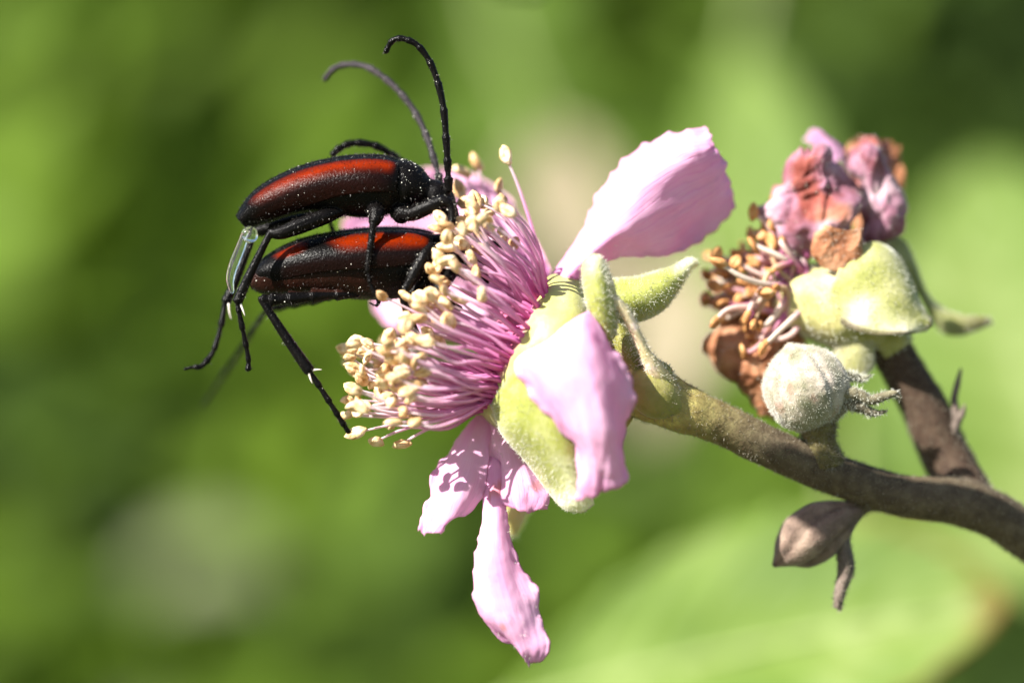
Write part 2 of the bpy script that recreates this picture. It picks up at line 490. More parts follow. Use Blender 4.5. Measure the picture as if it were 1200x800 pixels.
# ------------------------------------------------------------------ ground
def ground():
    mb = MB(); n = 60; S = 2500.0; V, F = [], []
    for i in range(n + 1):
        for j in range(n + 1):
            x = (i / n * 2 - 1); y = (j / n * 2 - 1)
            x = math.copysign(abs(x) ** 2.4, x) * S; y = math.copysign(abs(y) ** 2.4, y) * S
            V.append((x, y, -30 + 1.2 * noise.noise(Vector((x * .02, y * .02, 0)))))
    for i in range(n):
        for j in range(n):
            F.append((i * (n + 1) + j, (i + 1) * (n + 1) + j, (i + 1) * (n + 1) + j + 1, i * (n + 1) + j + 1))
    mb.add(V, F)
    m = hard('soil_and_moss', [(.3, (.05, .04, .025)), (.5, (.07, .085, .03)), (.7, (.10, .13, .045))], scale=.15, rough=.9, bump=.5, bscale=1.5, bdist=.4)
    o = link('ground', mb.mesh('ground'), m); tag(o, kind='structure')
ground()

# ------------------------------------------------------------------ the undergrowth far behind (too blurred to count)
def undergrowth():
    r = random.Random(21)
    # clumps of different plants: place (px, py at the clump's own distance), spread, kind, leaf size
    mats = [M['far_bright'], M['far_mid'], M['far_dark'], M['far_pale']]
    seeds = [  # (px, py, kind)
        (40, 330, 0), (150, 420, 0), (300, 330, 0), (60, 180, 1), (190, 75, 1), (205, 95, 3), (280, 130, 0), (120, 60, 1), (330, 60, 1), (480, 60, 1), (430, 200, 0),
        (20, 40, 1), (-150, 300, 0), (560, 120, 1), (620, 60, 1), (30, 560, 2), (140, 600, 2), (-120, 560, 2), (300, 590, 1),
        (420, 460, 0), (250, 500, 0), (300, 760, 3), (220, 800, 3), (400, 640, 0), (90, 770, 0), (470, 730, 2), (540, 800, 1), (520, 620, 1),
        (640, 600, 2), (700, 560, 2), (600, 760, 1), (760, 560, 1), (740, 60, 1), (720, 200, 1), (650, 300, 3),
        (980, 40, 2), (1100, 60, 2), (1200, 100, 2), (1180, 0, 2), (850, 0, 1), (1020, 160, 2), (1000, 250, 1), (1350, 60, 2), (1350, 300, 1), (1180, 720, 2), (1150, 800, 2), (1300, 700, 2),
        (1000, 450, 1), (850, 420, 3), (1180, 460, 0), (900, 600, 1), (1000, 760, 1), (300, -200, 1), (800, -200, 1), (300, 1000, 1), (800, 1000, 1)]
    V, F, MI = [], [], []
    def leaf(p, nrm, L, Wd, mi):
        up = Vector((r.uniform(-1, 1), r.uniform(-.4, .4), r.uniform(-1, .4))).normalized()
        x = (up - nrm * up.dot(nrm)).normalized(); y = nrm.cross(x)
        k = len(V); bend = r.uniform(.05, .22) * L
        prof = [(-.5, 0), (-.28, .34), (.02, .42), (.3, .24), (.5, 0)]
        mid = [p + x * (a * L) - nrm * (bend * 4 * a * a) for a, _ in prof]
        lf = [p + x * (a * L) + y * (b * Wd) + nrm * (.12 * Wd) - nrm * (bend * 4 * a * a) for a, b in prof[1:4]]
        rt = [p + x * (a * L) - y * (b * Wd) + nrm * (.12 * Wd) - nrm * (bend * 4 * a * a) for a, b in prof[1:4]]
        V.extend(mid + lf + rt)
        q = [(0, 5, 1), (1, 5, 6, 2), (2, 6, 7, 3), (3, 7, 4), (0, 1, 8), (1, 2, 9, 8), (2, 3, 10, 9), (3, 4, 10)]
        for g in q: F.append(tuple(k + a for a in g)); MI.append(mi)
    for layer in range(3):
        y0 = (76, 106, 142)[layer]
        k = (DIST + y0) / DIST
        for _ in range((10500, 4500, 3500)[layer]):
            px = r.uniform(-900, 2100); py = r.uniform(-700, 1350)
            d = y0 + r.uniform(-10, 12)
            p = P(px, py, d)
            if p.z < -29.5: continue
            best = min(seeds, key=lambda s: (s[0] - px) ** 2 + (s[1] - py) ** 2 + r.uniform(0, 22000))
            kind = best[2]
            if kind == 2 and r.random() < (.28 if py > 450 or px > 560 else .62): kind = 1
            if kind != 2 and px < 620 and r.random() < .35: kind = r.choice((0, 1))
            if kind == 3 and r.random() < (.7 if py < 300 and px < 500 else .45): kind = 1
            if kind == 1 and r.random() < .3: kind = 0
            if kind == 2 and r.random() < .15 and layer == 0: continue
            nrm = (Vector((-.15, -.75, .55)) + Vector((r.uniform(-1, 1), r.uniform(-1, 1), r.uniform(-1, 1))) * .75).normalized()
            L = r.uniform(3.0, 5.6) * (1 + .2 * layer)
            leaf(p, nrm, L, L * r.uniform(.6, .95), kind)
    me = bpy.data.meshes.new('undergrowth')
    me.from_pydata([tuple(v) for v in V], [], F)
    ca = me.color_attributes.new('tint', 'FLOAT_COLOR', 'POINT')
    ca.data.foreach_set('color', np.ones(len(V) * 4, dtype=np.float32))
    me.polygons.foreach_set('material_index', MI)
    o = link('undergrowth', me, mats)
    tag(o, 'blurred mass of green undergrowth far behind the flowers', None, kind='stuff')
undergrowth()

# ------------------------------------------------------------------ single leaves out of focus behind the spray
def bramble_leaf(label, base, tip, width, nrm, mat, petiole, group=None, name='bramble_leaf', fold=.18, seed=0, cat='leaf', edge=(1, 1, 1, 1), blunt=.72):
    b, t = base, tip
    ax = (t - b); L = ax.length; x = ax.normalized()
    n = (nrm - x * nrm.dot(x)).normalized(); y = n.cross(x)
    root = empty(name, b); tag(root, label, cat, group)
    nu, nv = 60, 32
    V, F, UV, CL = [], [], [], []
    for s in (0, 1):
        for i in range(nu + 1):
            u = i / nu
            wv = width * .5 * (max(0, math.sin(math.pi * min(u, 1) ** (blunt if blunt >= .7 else 1.25))) ** .7) * (1 - .15 * u) + .004
            wv *= 1 + .05 * (abs((u * 15) % 1 - .5) * 2) + .03 * math.sin(u * 90)
            for j in range(nv + 1):
                v = j / nv * 2 - 1
                vein = -.02 * L * .7 * abs(math.sin((u * 9 - abs(v) * 2.4) * math.pi)) ** .5 * (1 - abs(v) * .3)
                z = fold * wv * abs(v) ** 1.2 - .16 * L * (u - .45) ** 2 + vein + .02 * L * noise.noise(Vector((u * 3, v * 2, seed)))
                V.append(b + x * (L * (u - .05 * abs(v) * (1 - u))) + y * (wv * v) + n * (z + (.02 if s == 0 else -.02)))
                UV.append((u, v * .5 + .5))
                e = max(sm(.80, 1.0, abs(v)) * sm(.55, .95, u), sm(.9, 1, u)) * .9
                vn = max(math.exp(-(math.sin((u * 9 - abs(v) * 2.4) * math.pi) / .28) ** 2), math.exp(-(v / .07) ** 2))
                CL.append(mixc(mixc((1, 1, 1), (1.6, 1.45, 2.3), .9 * vn), edge, e))
    N = (nu + 1) * (nv + 1); ix = lambda i, j: i * (nv + 1) + j
    for i in range(nu):
        for j in range(nv):
            q = (ix(i, j), ix(i + 1, j), ix(i + 1, j + 1), ix(i, j + 1))
            F.append(q); F.append(tuple(N + k for k in q[::-1]))
    rim = [ix(i, 0) for i in range(nu + 1)] + [ix(nu, j) for j in range(1, nv + 1)] + [ix(i, nv) for i in range(nu - 1, -1, -1)] + [ix(0, j) for j in range(nv - 1, 0, -1)]
    for k in range(len(rim)):
        a_, b_ = rim[k], rim[(k + 1) % len(rim)]
        F.append((b_, a_, N + a_, N + b_))
    mb = MB(); mb.add(V, F, UV, CL)
    link('blade', mb.mesh('blade'), mat, root)
    mb = MB()
    pts = [b + x * (L * u) + n * (-.16 * L * (u - .45) ** 2 - .03) for u in (0, .25, .5, .75, .97)]
    tube(mb, pts, [.10, .07, .05, .03, .01], 20, 6)
    link('midrib', mb.mesh('midrib'), M['leaf_vein'], root)
    mb = MB()
    tube(mb, [b] + petiole, [.10, .11, .13, .15][:1 + len(petiole)], 24, 6)
    link('petiole', mb.mesh('petiole'), M['leaf_vein'], root)
    return root

bramble_leaf('big bright green sunlit leaf with a reddish tip behind the dark lower bud',
             P(600, 822, 11), P(1168, 690, 7), 4.3, Vector((-.2, -.78, .55)), M['leaf'],
             [P(460, 930, 13.5), P(300, 1100, 14), P(200, 1900, 15)], seed=3, edge=(1.25, .45, .5), blunt=.55)
bramble_leaf('bright green sunlit leaf behind the withered flower and its side stem',
             P(1290, 660, 16), P(1130, 175, 19), 6.4, Vector((-.45, -.75, .45)), M['leaf'],
             [P(1370, 720, 17), P(1430, 900, 17), P(1480, 1300, 18)], seed=8)
bramble_leaf('pale green pointed leaf standing upright behind the gap between open and withered flower',
             P(930, 380, 21), P(852, 35, 24), 2.9, Vector((-.35, -.8, .5)), M['leaf'],
             [P(975, 420, 22), P(990, 600, 22), P(1000, 1400, 22)], seed=12)
bramble_leaf('beige dried leaf hanging behind the upper pink petal',
             P(640, 170, 30), P(720, 380, 30), 2.2, Vector((-.3, -.85, .3)), M['dryleaf'],
             [P(630, 140, 30), P(560, -100, 31), P(500, -900, 36)], seed=15, name='dried_leaf')
bramble_leaf('beige dried leaf hanging behind the main stem beside the open flower',
             P(800, 300, 24), P(760, 520, 25), 2.0, Vector((-.3, -.85, .3)), M['dryleaf'],
             [P(808, 260, 24), P(900, -100, 26), P(960, -900, 30)], seed=19, name='dried_leaf')

def shade_pt(px, py, d, k):  # sunward point for the out-of-view leaf added to shade the stem
    return P(px, py, d) + SUN * k
bramble_leaf('unseen broad green leaf added above the spray to shade its main stem',
             shade_pt(1450, 850, 1.2, 13.5), shade_pt(965, 612, .3, 13.5), 1.6, SUN.copy(), M['leaf'],
             [shade_pt(1460, 690, 1.3, 13.2), shade_pt(1800, 640, 3, 11), P(1900, 900, 5), P(1800, 2000, 6)], seed=23, fold=.05)

# ------------------------------------------------------------------ the bramble spray: stem first
spray = empty('bramble_spray', P(1700, 3000, 6))
tag(spray, 'fuzzy brown bramble spray carrying a pink flower, a withered one and buds', 'bramble')

def stem_tint(a, b):
    return lambda t: mixc(a, b, sm(.0, .14, t))
mb = MB()
tube(mb, [P(728, 447, -.1), P(765, 462, -.05), P(800, 478, 0), P(850, 499, .1), P(950, 545, .25), P(1050, 579, .45), P(1140, 592, .6), P(1215, 636, .8), P(1330, 720, 1.2), P(1480, 950, 2.4), P(1600, 1700, 4.5), P(1700, 3080, 6)],
     [.33, .34, .285, .24, .24, .245, .29, .275, .29, .33, .38, .45], 140, 26, lump=.07,
     colf=lambda t: mixc((3.9, 4.3, 2.3), (1, 1, 1), sm(.15, .33, t)))
stem = link('stem', mb.mesh('stem'), M['stem'], spray)
fuzz('fuzz', stem, 48000, .040, .0055, M['stemfuzz'], stem, 3, .6, keep=lambda p: p.z > -6)

mb = MB()
tube(mb, [P(1150, 600, .75), P(1112, 540, 1.0), P(1085, 480, 1.0), P(1056, 430, .98), P(1030, 385, .98), P(1000, 345, 1.0)], [.26, .30, .28, .25, .26, .3], 40, 18, lump=.06, col=(.75, .62, .66, 1))
side = link('side_stem', mb.mesh('side_stem'), M['stem'], spray)
fuzz('fuzz', side, 5000, .045, .006, M['stemfuzz'], side, 4, .6)
mb = MB()
tube(mb, [P(1108, 530, .9), P(1116, 505, .85), P(1122, 490, .85), P(1118, 470, .85), P(1122, 450, .85), P(1126, 432, .85)], [.07, .075, .06, .045, .04, .015], 24, 8, lump=.2)
tube(mb, [P(1118, 500, .85), P(1127, 485, .82), P(1131, 474, .8)], [.05, .045, .012], 10, 8, lump=.2)
br = link('bract', mb.mesh('bract'), M['darkbud'], spray)

# ------------------------------------------------------------------ the open flower
CEN = P(604, 404, .15)
AX = Vector((-.88, -.14, .45)).normalized()
WV = (Vector((0, -1, 0)) - AX * AX.dot(Vector((0, -1, 0)))).normalized()      # towards the viewer
UV_ = WV.cross(AX)
if UV_.z < 0: UV_ = -UV_
def FL(a, ang, r):
    return CEN + AX * a + UV_ * (r * math.cos(ang)) + WV * (r * math.sin(ang))

mb = MB()
prof = [(.30, .02), (.34, .25), (.22, .48), (.10, .70), (.03, .86), (-.06, .95), (-.28, 1.02), (-.55, .92), (-.82, .66), (-1.08, .45), (-1.35, .36), (-1.6, .33)]
V, F, UVs, CL = [], [], [], []
nv = 48; nu = 44
for i in range(nu + 1):
    t = i / nu
    a = cr([q[0] for q in prof], t); r_ = max(cr([q[1] for q in prof], t), .01)
    for j in range(nv):
        th = 2 * math.pi * j / nv
        rr = r_ * (1 + .05 * math.cos(5 * th + .6) * sm(.3, .6, t)) + .015 * noise.noise(Vector((th * 3, t * 9, 2)))
        V.append(FL(a, th, rr)); UVs.append((t, j / nv))
        g = mixc((1.1, .25, 1.6), (1, 1, 1), sm(.25, .345, t))
        CL.append(mixc(g, (.62, .56, .50), sm(.78, .98, t)))
for i in range(nu):
    for j in range(nv):
        F.append((i * nv + j, (i + 1) * nv + j, (i + 1) * nv + (j + 1) % nv, i * nv + (j + 1) % nv))
mb.add(V, F, UVs, CL)
flower = link('open_flower', mb.mesh('open_flower'), M['cup'], spray)
tag(flower, 'open pink flower with a brush of pale stamens')
fuzz('fuzz', flower, 5000, .05, .006, M['fuzz'], flower, 6, .6, keep=lambda p: (p - CEN).dot(AX) < -.1)

def petal_col(base_m=.55, seed=0):
    def f(u, v, p):
        c = (1, 1, 1)
        mg = (.95, .60, .93)
        k = (1 - sm(.0, .3, u)) * base_m
        k += .35 * max(0, noise.noise(Vector((u * 3, v * 4, seed)))) + .25 * sm(.8, 1, u)
        e = max(sm(.955, 1.0, abs(2 * v - 1)), sm(.97, 1, u)) * .30
        q = mixc(c, mg, min(k, 1))
        q = mixc(q, (.80, .45, .45), e)
        if noise.noise(p * 2.3 + Vector((seed, 4, 1))) > .63: q = mixc(q, (.8, .5, .3), .55)
        return q
    return f

# upper petal
mb = MB()
patch(mb, [[(640, 331, .25), (650, 329, .1), (660, 328, .0), (671, 328, 0), (683, 328, .05)],
           [(679, 273, .38), (692, 279, .10), (703, 287, -.06), (711, 296, .06), (718, 304, .22)],
           [(708, 216, .46), (731, 231, .06), (748, 256, -.02), (762, 281, .18), (773, 302, .42)],
           [(750, 173, .45), (776, 190, .00), (797, 223, .10), (808, 259, .34), (816, 289, .6)],
           [(798, 157, .38), (822, 175, .06), (838, 203, .22), (848, 234, .42), (851, 264, .68)],
           [(829, 143, .28), (842, 167, .16), (855, 190, .30), (864, 215, .46), (866, 242, .66)]],
      60, 44, ruff=.17, ruffs=1.7, ragged=.06, seed=1.3, crumple=.02, cs=2.6, thick=.008, frill=.04, pleat=.013, colf=petal_col(.35, 1))
pt = link('petal', mb.mesh('petal'), M['petal'], flower); tag(pt, 'broad upper petal raised like a sail')
fuzz('fuzz', pt, 500, .05, .005, M['fuzz'], pt, 31, .5, keep=lambda p: p.x < 1.3 or p.z > 2.2)
# petal at the front, bent down over the calyx
mb = MB()
patch(mb, [[(645, 398, -.78), (655, 386, -.82), (668, 375, -.84), (681, 368, -.80), (692, 363, -.66)],
           [(603, 425, -.86), (630, 416, -1.10), (660, 405, -1.22), (690, 396, -1.22), (716, 402, -.88)],
           [(623, 468, -.98), (650, 459, -1.24), (680, 450, -1.38), (708, 444, -1.34), (738, 438, -.95)],
           [(654, 515, -1.02), (674, 509, -1.24), (696, 503, -1.36), (718, 496, -1.3), (742, 480, -1.0)],
           [(676, 556, -1.0), (690, 552, -1.14), (703, 547, -1.2), (717, 540, -1.16), (734, 518, -.98)],
           [(687, 580, -.95), (695, 583, -1.02), (703, 577, -1.05), (711, 571, -1.02), (722, 555, -.95)]],
      56, 44, ruff=.24, ruffs=1.9, ragged=.06, seed=5.7, crumple=.02, cs=2.6, thick=.008, frill=.04, pleat=.013, colf=petal_col(.35, 2))
pt = link('petal', mb.mesh('petal'), M['petal'], flower); tag(pt, 'front petal folded down over the green calyx')
# petal behind the beetles
mb = MB()
patch(mb, [[(646, 316, .75), (640, 335, .95), (630, 360, 1.05), (620, 385, 1.0), (610, 402, .9)],
           [(612, 252, 1.2), (600, 290, 1.45), (588, 330, 1.55), (570, 370, 1.5), (553, 402, 1.3)],
           [(572, 212, 1.55), (550, 258, 1.75), (530, 310, 1.85), (508, 360, 1.8), (486, 396, 1.6)],
           [(522, 197, 1.75), (498, 240, 1.9), (474, 288, 2.0), (463, 340, 1.95), (452, 384, 1.75)],
           [(478, 200, 1.8), (442, 236, 1.9), (398, 262, 2.0), (428, 322, 1.95), (438, 366, 1.8)]],
      50, 40, ruff=.10, ruffs=1.8, ragged=.03, seed=9.1, crumple=.02, cs=2.6, thick=.008, frill=.04, pleat=.013, colf=petal_col(.6, 3))
pt = link('petal', mb.mesh('petal'), M['petal'], flower); tag(pt, 'back petal seen between the two beetles')
# lower petals
mb = MB()
patch(mb, [[(558, 486, 0.19), (565, 486, 0.21), (571, 489, 0.17), (577, 494, 0.17)],
           [(530, 521, 0.10), (545, 525, -0.05), (560, 528, -0.05), (573, 531, -0.03)],
           [(507, 556, -0.06), (526, 562, -0.24), (548, 568, -0.33), (570, 575, -0.19)],
           [(499, 592, -0.27), (512, 598, -0.40), (531, 604, -0.48), (552, 604, -0.38)],
           [(491, 632, -0.53), (500, 632, -0.55), (509, 627, -0.55), (521, 621, -0.48)]],
      44, 32, ruff=.20, ruffs=2.2, ragged=.07, seed=12.2, crumple=.02, cs=2.6, thick=.008, frill=.04, pleat=.013, colf=petal_col(.4, 4))
pt = link('petal', mb.mesh('petal'), M['petal'], flower); tag(pt, 'short lower petal pointing away from the hanging one')
mb = MB()
patch(mb, [[(564, 484, 0.25), (571, 483, 0.18), (578, 484, 0.12), (586, 488, 0.08), (592, 494, 0.08)],
           [(571, 528, 0.13), (582, 526, -0.02), (594, 525, -0.10), (606, 529, -0.11), (615, 539, -0.08)],
           [(570, 566, -0.01), (585, 566, -0.19), (603, 566, -0.29), (622, 568, -0.28), (642, 578, -0.20)],
           [(572, 588, -0.15), (588, 592, -0.30), (606, 599, -0.41), (622, 602, -0.40), (637, 597, -0.26)]],
      30, 30, ruff=.20, ruffs=2.6, ragged=.05, seed=14.4, crumple=.02, cs=2.6, thick=.008, frill=.04, pleat=.013, colf=petal_col(.5, 5))
patch(mb, [[(569, 535, 0.02), (577, 535, -0.06), (585, 540, -0.12), (592, 552, -0.13)],
           [(563, 606, -0.26), (573, 604, -0.37), (584, 603, -0.39), (594, 602, -0.28)],
           [(555, 664, -0.49), (570, 661, -0.63), (590, 657, -0.61), (607, 652, -0.44)],
           [(559, 714, -0.58), (580, 711, -0.73), (606, 705, -0.73), (630, 694, -0.55)],
           [(577, 751, -0.57), (598, 753, -0.72), (618, 753, -0.72), (638, 745, -0.59)],
           [(607, 779, -0.62), (615, 782, -0.68), (623, 786, -0.68), (635, 782, -0.62)]],
      50, 30, ruff=.24, ruffs=2.0, ragged=.09, seed=17.9, crumple=.02, cs=2.6, thick=.008, frill=.04, pleat=.013, colf=petal_col(.2, 6))
pt = link('petal', mb.mesh('petal'), M['petal'], flower); tag(pt, 'long torn petal hanging below the flower')
fuzz('fuzz', pt, 300, .05, .005, M['fuzz'], pt, 33, .5)

# sepals
def sepal_col(tipw=.75, tip=(2.1, 1.9, 4.5), brown=True, seed=0, a=.5, b=.95):
    def f(u, v, p):
        k = sm(a, b, u + .18 * noise.noise(p * 3 + Vector((seed, 0, 0)))) * tipw
        k = max(k, .55 * sm(.8, 1, abs(2 * v - 1)))
        q = mixc((1, 1, 1), tip, k)
        if brown: q = mixc(q, (.8, .5, .35), sm(.965, 1, u) * .8)
        return q
    return f
mb = MB()
patch(mb, [[(576, 476, -.38), (585, 461, -.62), (597, 444, -.80), (612, 424, -.9)],
           [(588, 508, -.45), (604, 490, -.78), (624, 474, -.92), (644, 458, -.9)],
           [(616, 541, -.42), (631, 524, -.78), (650, 508, -.95), (668, 495, -.9)],
           [(639, 571, -.38), (653, 556, -.70), (668, 544, -.86), (684, 535, -.8)],
           [(658, 593, -.40), (670, 588, -.60), (682, 582, -.68), (693, 575, -.66)],
           [(672, 599, -.45), (681, 600, -.52), (688, 597, -.54), (696, 591, -.54)]],
      40, 24, ruff=.03, seed=2, thick=.07, colf=sepal_col(1.0, tip=(2.6, 2.4, 7), seed=1, a=.5, b=.78))
s = link('sepal', mb.mesh('sepal'), M['sepal'], flower); fuzz('fuzz', s, 3000, .035, .006, M['fuzz'], s, 11, .6)
mb = MB()
patch(mb, [[(700, 397, -.55), (708, 399, -.62), (714, 398, -.62), (721, 391, -.5)],
           [(690, 366, -.60), (700, 366, -.74), (712, 366, -.74), (724, 367, -.55)],
           [(684, 338, -.62), (695, 337, -.78), (708, 338, -.78), (721, 345, -.56)],
           [(682, 314, -.62), (691, 310, -.74), (702, 311, -.74), (713, 320, -.58)],
           [(690, 300, -.6), (696, 298, -.66), (702, 299, -.66), (707, 304, -.6)]],
      36, 22, ruff=.02, seed=3, thick=.07, colf=sepal_col(1.0, seed=2, a=.5, b=.8))
s = link('sepal', mb.mesh('sepal'), M['sepal'], flower); fuzz('fuzz', s, 1800, .05, .006, M['fuzz'], s, 12, .6)
mb = MB()
patch(mb, [[(706, 326, .1), (707, 345, -.12), (709, 362, -.12), (712, 378, .05)],
           [(742, 325, .1), (744, 342, -.14), (746, 360, -.14), (750, 376, .05)],
           [(768, 318, .15), (773, 332, -.06), (777, 348, -.06), (778, 362, .1)],
           [(788, 312, .2), (793, 319, .08), (797, 327, .08), (797, 335, .18)],
           [(804, 304, .25), (808, 307, .2), (810, 311, .2), (808, 317, .24)],
           [(815, 304, .26), (817, 306, .24), (818, 309, .24), (816, 312, .26)]],
      40, 22, ruff=.03, seed=4, thick=.08, colf=sepal_col(1.0, tip=(2.4, 2.2, 6), seed=3, a=.62, b=.84))
s = link('sepal', mb.mesh('sepal'), M['sepal'], flower); fuzz('fuzz', s, 2600, .035, .006, M['fuzz'], s, 13, .6)
mb = MB()
patch(mb, [[(712, 372, -.1), (726, 380, -.2), (738, 386, -.1)],
           [(716, 405, -.15), (732, 406, -.3), (746, 405, -.15)],
           [(728, 432, -.2), (742, 432, -.35), (756, 428, -.2)],
           [(745, 450, -.25), (756, 450, -.32), (766, 446, -.25)]], 26, 16, thick=.06, colf=lambda u, v, p: (.68, .62, .5, 1))
s = link('sepal', mb.mesh('sepal'), M['sepal'], flower); fuzz('fuzz', s, 900, .05, .006, M['fuzz'], s, 14, .6)
mb = MB()
patch(mb, [[(596, 560, .95), (606, 556, .9), (618, 556, .95)], [(590, 590, 1.0), (606, 590, .9), (624, 588, 1.0)],
           [(592, 612, 1.0), (604, 614, .95), (616, 606, 1.0)], [(597, 627, 1.02), (602, 628, 1.0), (607, 624, 1.02)]], 24, 16, thick=.07, colf=lambda u, v, p: (1.5, 1.3, 2.0, 1))
s = link('sepal', mb.mesh('sepal'), M['sepal'], flower); fuzz('fuzz', s, 700, .05, .006, M['fuzz'], s, 15, .6)
mb = MB()
tube(mb, [P(712, 346, -.62), P(722, 352, -.66), P(733, 366, -.62), P(744, 388, -.55), P(754, 410, -.48), P(764, 428, -.4), P(776, 446, -.28), P(790, 466, -.2)],
     [.025, .05, .065, .06, .065, .10, .13, .12], 40, 10, lump=.12, colf=lambda t: mixc((2.4, 1.9, 5.0), (1.5, 1.2, 2.0), sm(.5, .95, t)))
tube(mb, [P(764, 424, -.3), P(776, 436, -.22), P(783, 452, -.15)], [.05, .12, .10], 14, 10, lump=.1, col=(.8, .75, .8, 1))
s = link('bract', mb.mesh('bract'), M['sepal'], flower); fuzz('fuzz', s, 1200, .045, .006, M['fuzz'], s, 16, .6)
mb = MB()
loft(mb, [(734, 440, -.30, 4, 4), (745, 447, -.32, 20, 14), (762, 458, -.30, 27, 18), (780, 470, -.26, 24, 16), (800, 481, -.2, 5, 6)], 24, 18, colf=lambda t, a: (.85, .75, .85, 1))
s = link('bract', mb.mesh('bract'), M['sepal'], flower); fuzz('fuzz', s, 500, .03, .005, M['stemfuzz'], s, 17, .6)

# stamens: filament and anther each a piece of the flower
def anther_mesh(k):
    r = random.Random(100 + k)
    bm = bmesh.new()
    for sgn in (-1, 1):
        q = bmesh.ops.create_icosphere(bm, subdivisions=2, radius=1.0)
        ln = r.uniform(.105, .13); wd = r.uniform(.038, .048)
        for v in q['verts']:
            c = v.co.copy()
            z = c.z * ln * (1 + .1 * sgn * r.uniform(-.2, .2)); tw = z * 1.6 * (k % 3 - 1)
            x = c.x * wd + sgn * wd * .8 - .30 * z * z / ln * sgn
            y = c.y * wd * 1.05 - .9 * z * z
            d = .012 * noise.noise(c * 2.2 + Vector((k * 3, sgn, 0)))
            groove = 1 - .16 * math.exp(-(c.x * 5) ** 2) * (1 if c.y < 0 else 0)
            y *= groove
            v.co = Vector((x * math.cos(tw) - y * math.sin(tw) + d, x * math.sin(tw) + y * math.cos(tw) + d, z))
    me = bpy.data.meshes.new('anther'); bm.to_mesh(me); bm.free()
    me.polygons.foreach_set('use_smooth', [True] * len(me.polygons))
    return me
AM = [anther_mesh(k) for k in range(6)]
for m_ in AM: m_.materials.append(M['anther'])
OM = []
for m_ in AM[:3]:
    c_ = m_.copy(); c_.materials.clear(); c_.materials.append(M['oldanther']); OM.append(c_)

def put_anther(me, p, d, r, parent, s=1.0):
    o = bpy.data.objects.new('anther', me); C.objects.link(o)
    o.parent = parent; o.matrix_parent_inverse = parent.matrix_world.inverted()
    q = d.to_track_quat('Z', 'Y').to_matrix() @ Matrix.Rotation(r.uniform(0, 6.28), 3, 'Z')
    # the anther sits across the filament's end at an uneven angle
    q = q @ Matrix.Rotation(r.uniform(-1.3, 1.3), 3, 'X') @ Matrix.Rotation(r.uniform(0, 6.28), 3, 'Z')
    o.matrix_basis = Matrix.Translation(p) @ q.to_4x4() @ Matrix.Diagonal((s * r.uniform(.85, 1.15), s * r.uniform(.85, 1.15), s * r.uniform(.85, 1.1), 1))
    return o

def to_px(p):
    k = (DIST + p.y) / DIST
    return 600 + p.x / k * 100, 400 - p.z / k * 100

def fil_col(k):
    base = (.66 + .1 * k, .11 + .06 * k, .42 + .08 * k); mid = (.80 + .08 * k, .36 + .12 * k, .62 + .1 * k); tipc = (.90, .76, .78)
    def f(t):
        return mixc(mixc(base, mid, sm(.10, .55, t)), tipc, sm(.5, 1.0, t))
    return f

r = random.Random(4)
made = 0; tries = 0
while made < 135 and tries < 6000:
    tries += 1
    th = r.uniform(0, 2 * math.pi)
    q = math.sqrt(r.random())
    rad = .44 + .47 * q
    base = FL(.02 + .22 * (1 - q), th, rad)
    radial = (UV_ * math.cos(th) + WV * math.sin(th))
    phi = R(8 + 36 * q + r.uniform(-9, 9))
    d = (AX * math.cos(phi) + radial * math.sin(phi) + Vector((r.uniform(-1, 1), r.uniform(-1, 1), r.uniform(-1, 1))) * .10).normalized()
    L = r.uniform(1.05, 1.82) * (.86 + .14 * q)
    # filaments rise outwards, then bend in towards the axis
    bw = lambda k: Vector((r.uniform(-k, k), r.uniform(-k, k), r.uniform(-k, k)))
    m1 = base + d * L * .35 + radial * .05 + bw(.04)
    m2 = base + d * L * .7 + AX * .03 + bw(.085)
    tip = base + d * L + (AX * .10 - radial * r.uniform(-.02, .2))
    x, y = to_px(tip)
    ok = True
    for w_ in (.55, .8, 1.0):
        pp = cr([base, m1, m2, tip], w_)
        x, y = to_px(pp)
        if pp.y > -.62 and pp.y < .85 and x < 543 and y < 356 and y > 170: ok = False
    if to_px(tip)[0] < 470 and to_px(tip)[1] < 400: ok = False
    if x < 548 and y < 262: ok = False
    if y < 236 or y > 522: ok = False
    if tip.y < -.95 - .3 * r.random(): ok = False
    if y > 440 and tip.y > .1 and r.random() < .9: ok = False
    if y > 488 and r.random() < .4: ok = False
    if x < 512 and y < 345: ok = False
    if x < 405: ok = False
    if x < 446 and y > 497: ok = False
    if x < 505 and y > 375 and r.random() < .3: ok = False
    if x > 548 - max(0, y - 340) * .3 and y > 325: ok = False
    if not ok: continue
    mb = MB()
    rr = r.uniform(.016, .023)
    tube(mb, [base - d * .08, base + d * .1, m1, m2, tip], [rr * 1.5, rr * 1.35, rr * 1.1, rr * .9, rr * .6], 14, 6, colf=fil_col(r.random()))
    link('filament', mb.mesh('filament'), M['filament'], flower)
    put_anther(AM[made % 6], tip + d * .02, d, r, flower, r.uniform(.8, 1.12))
    made += 1
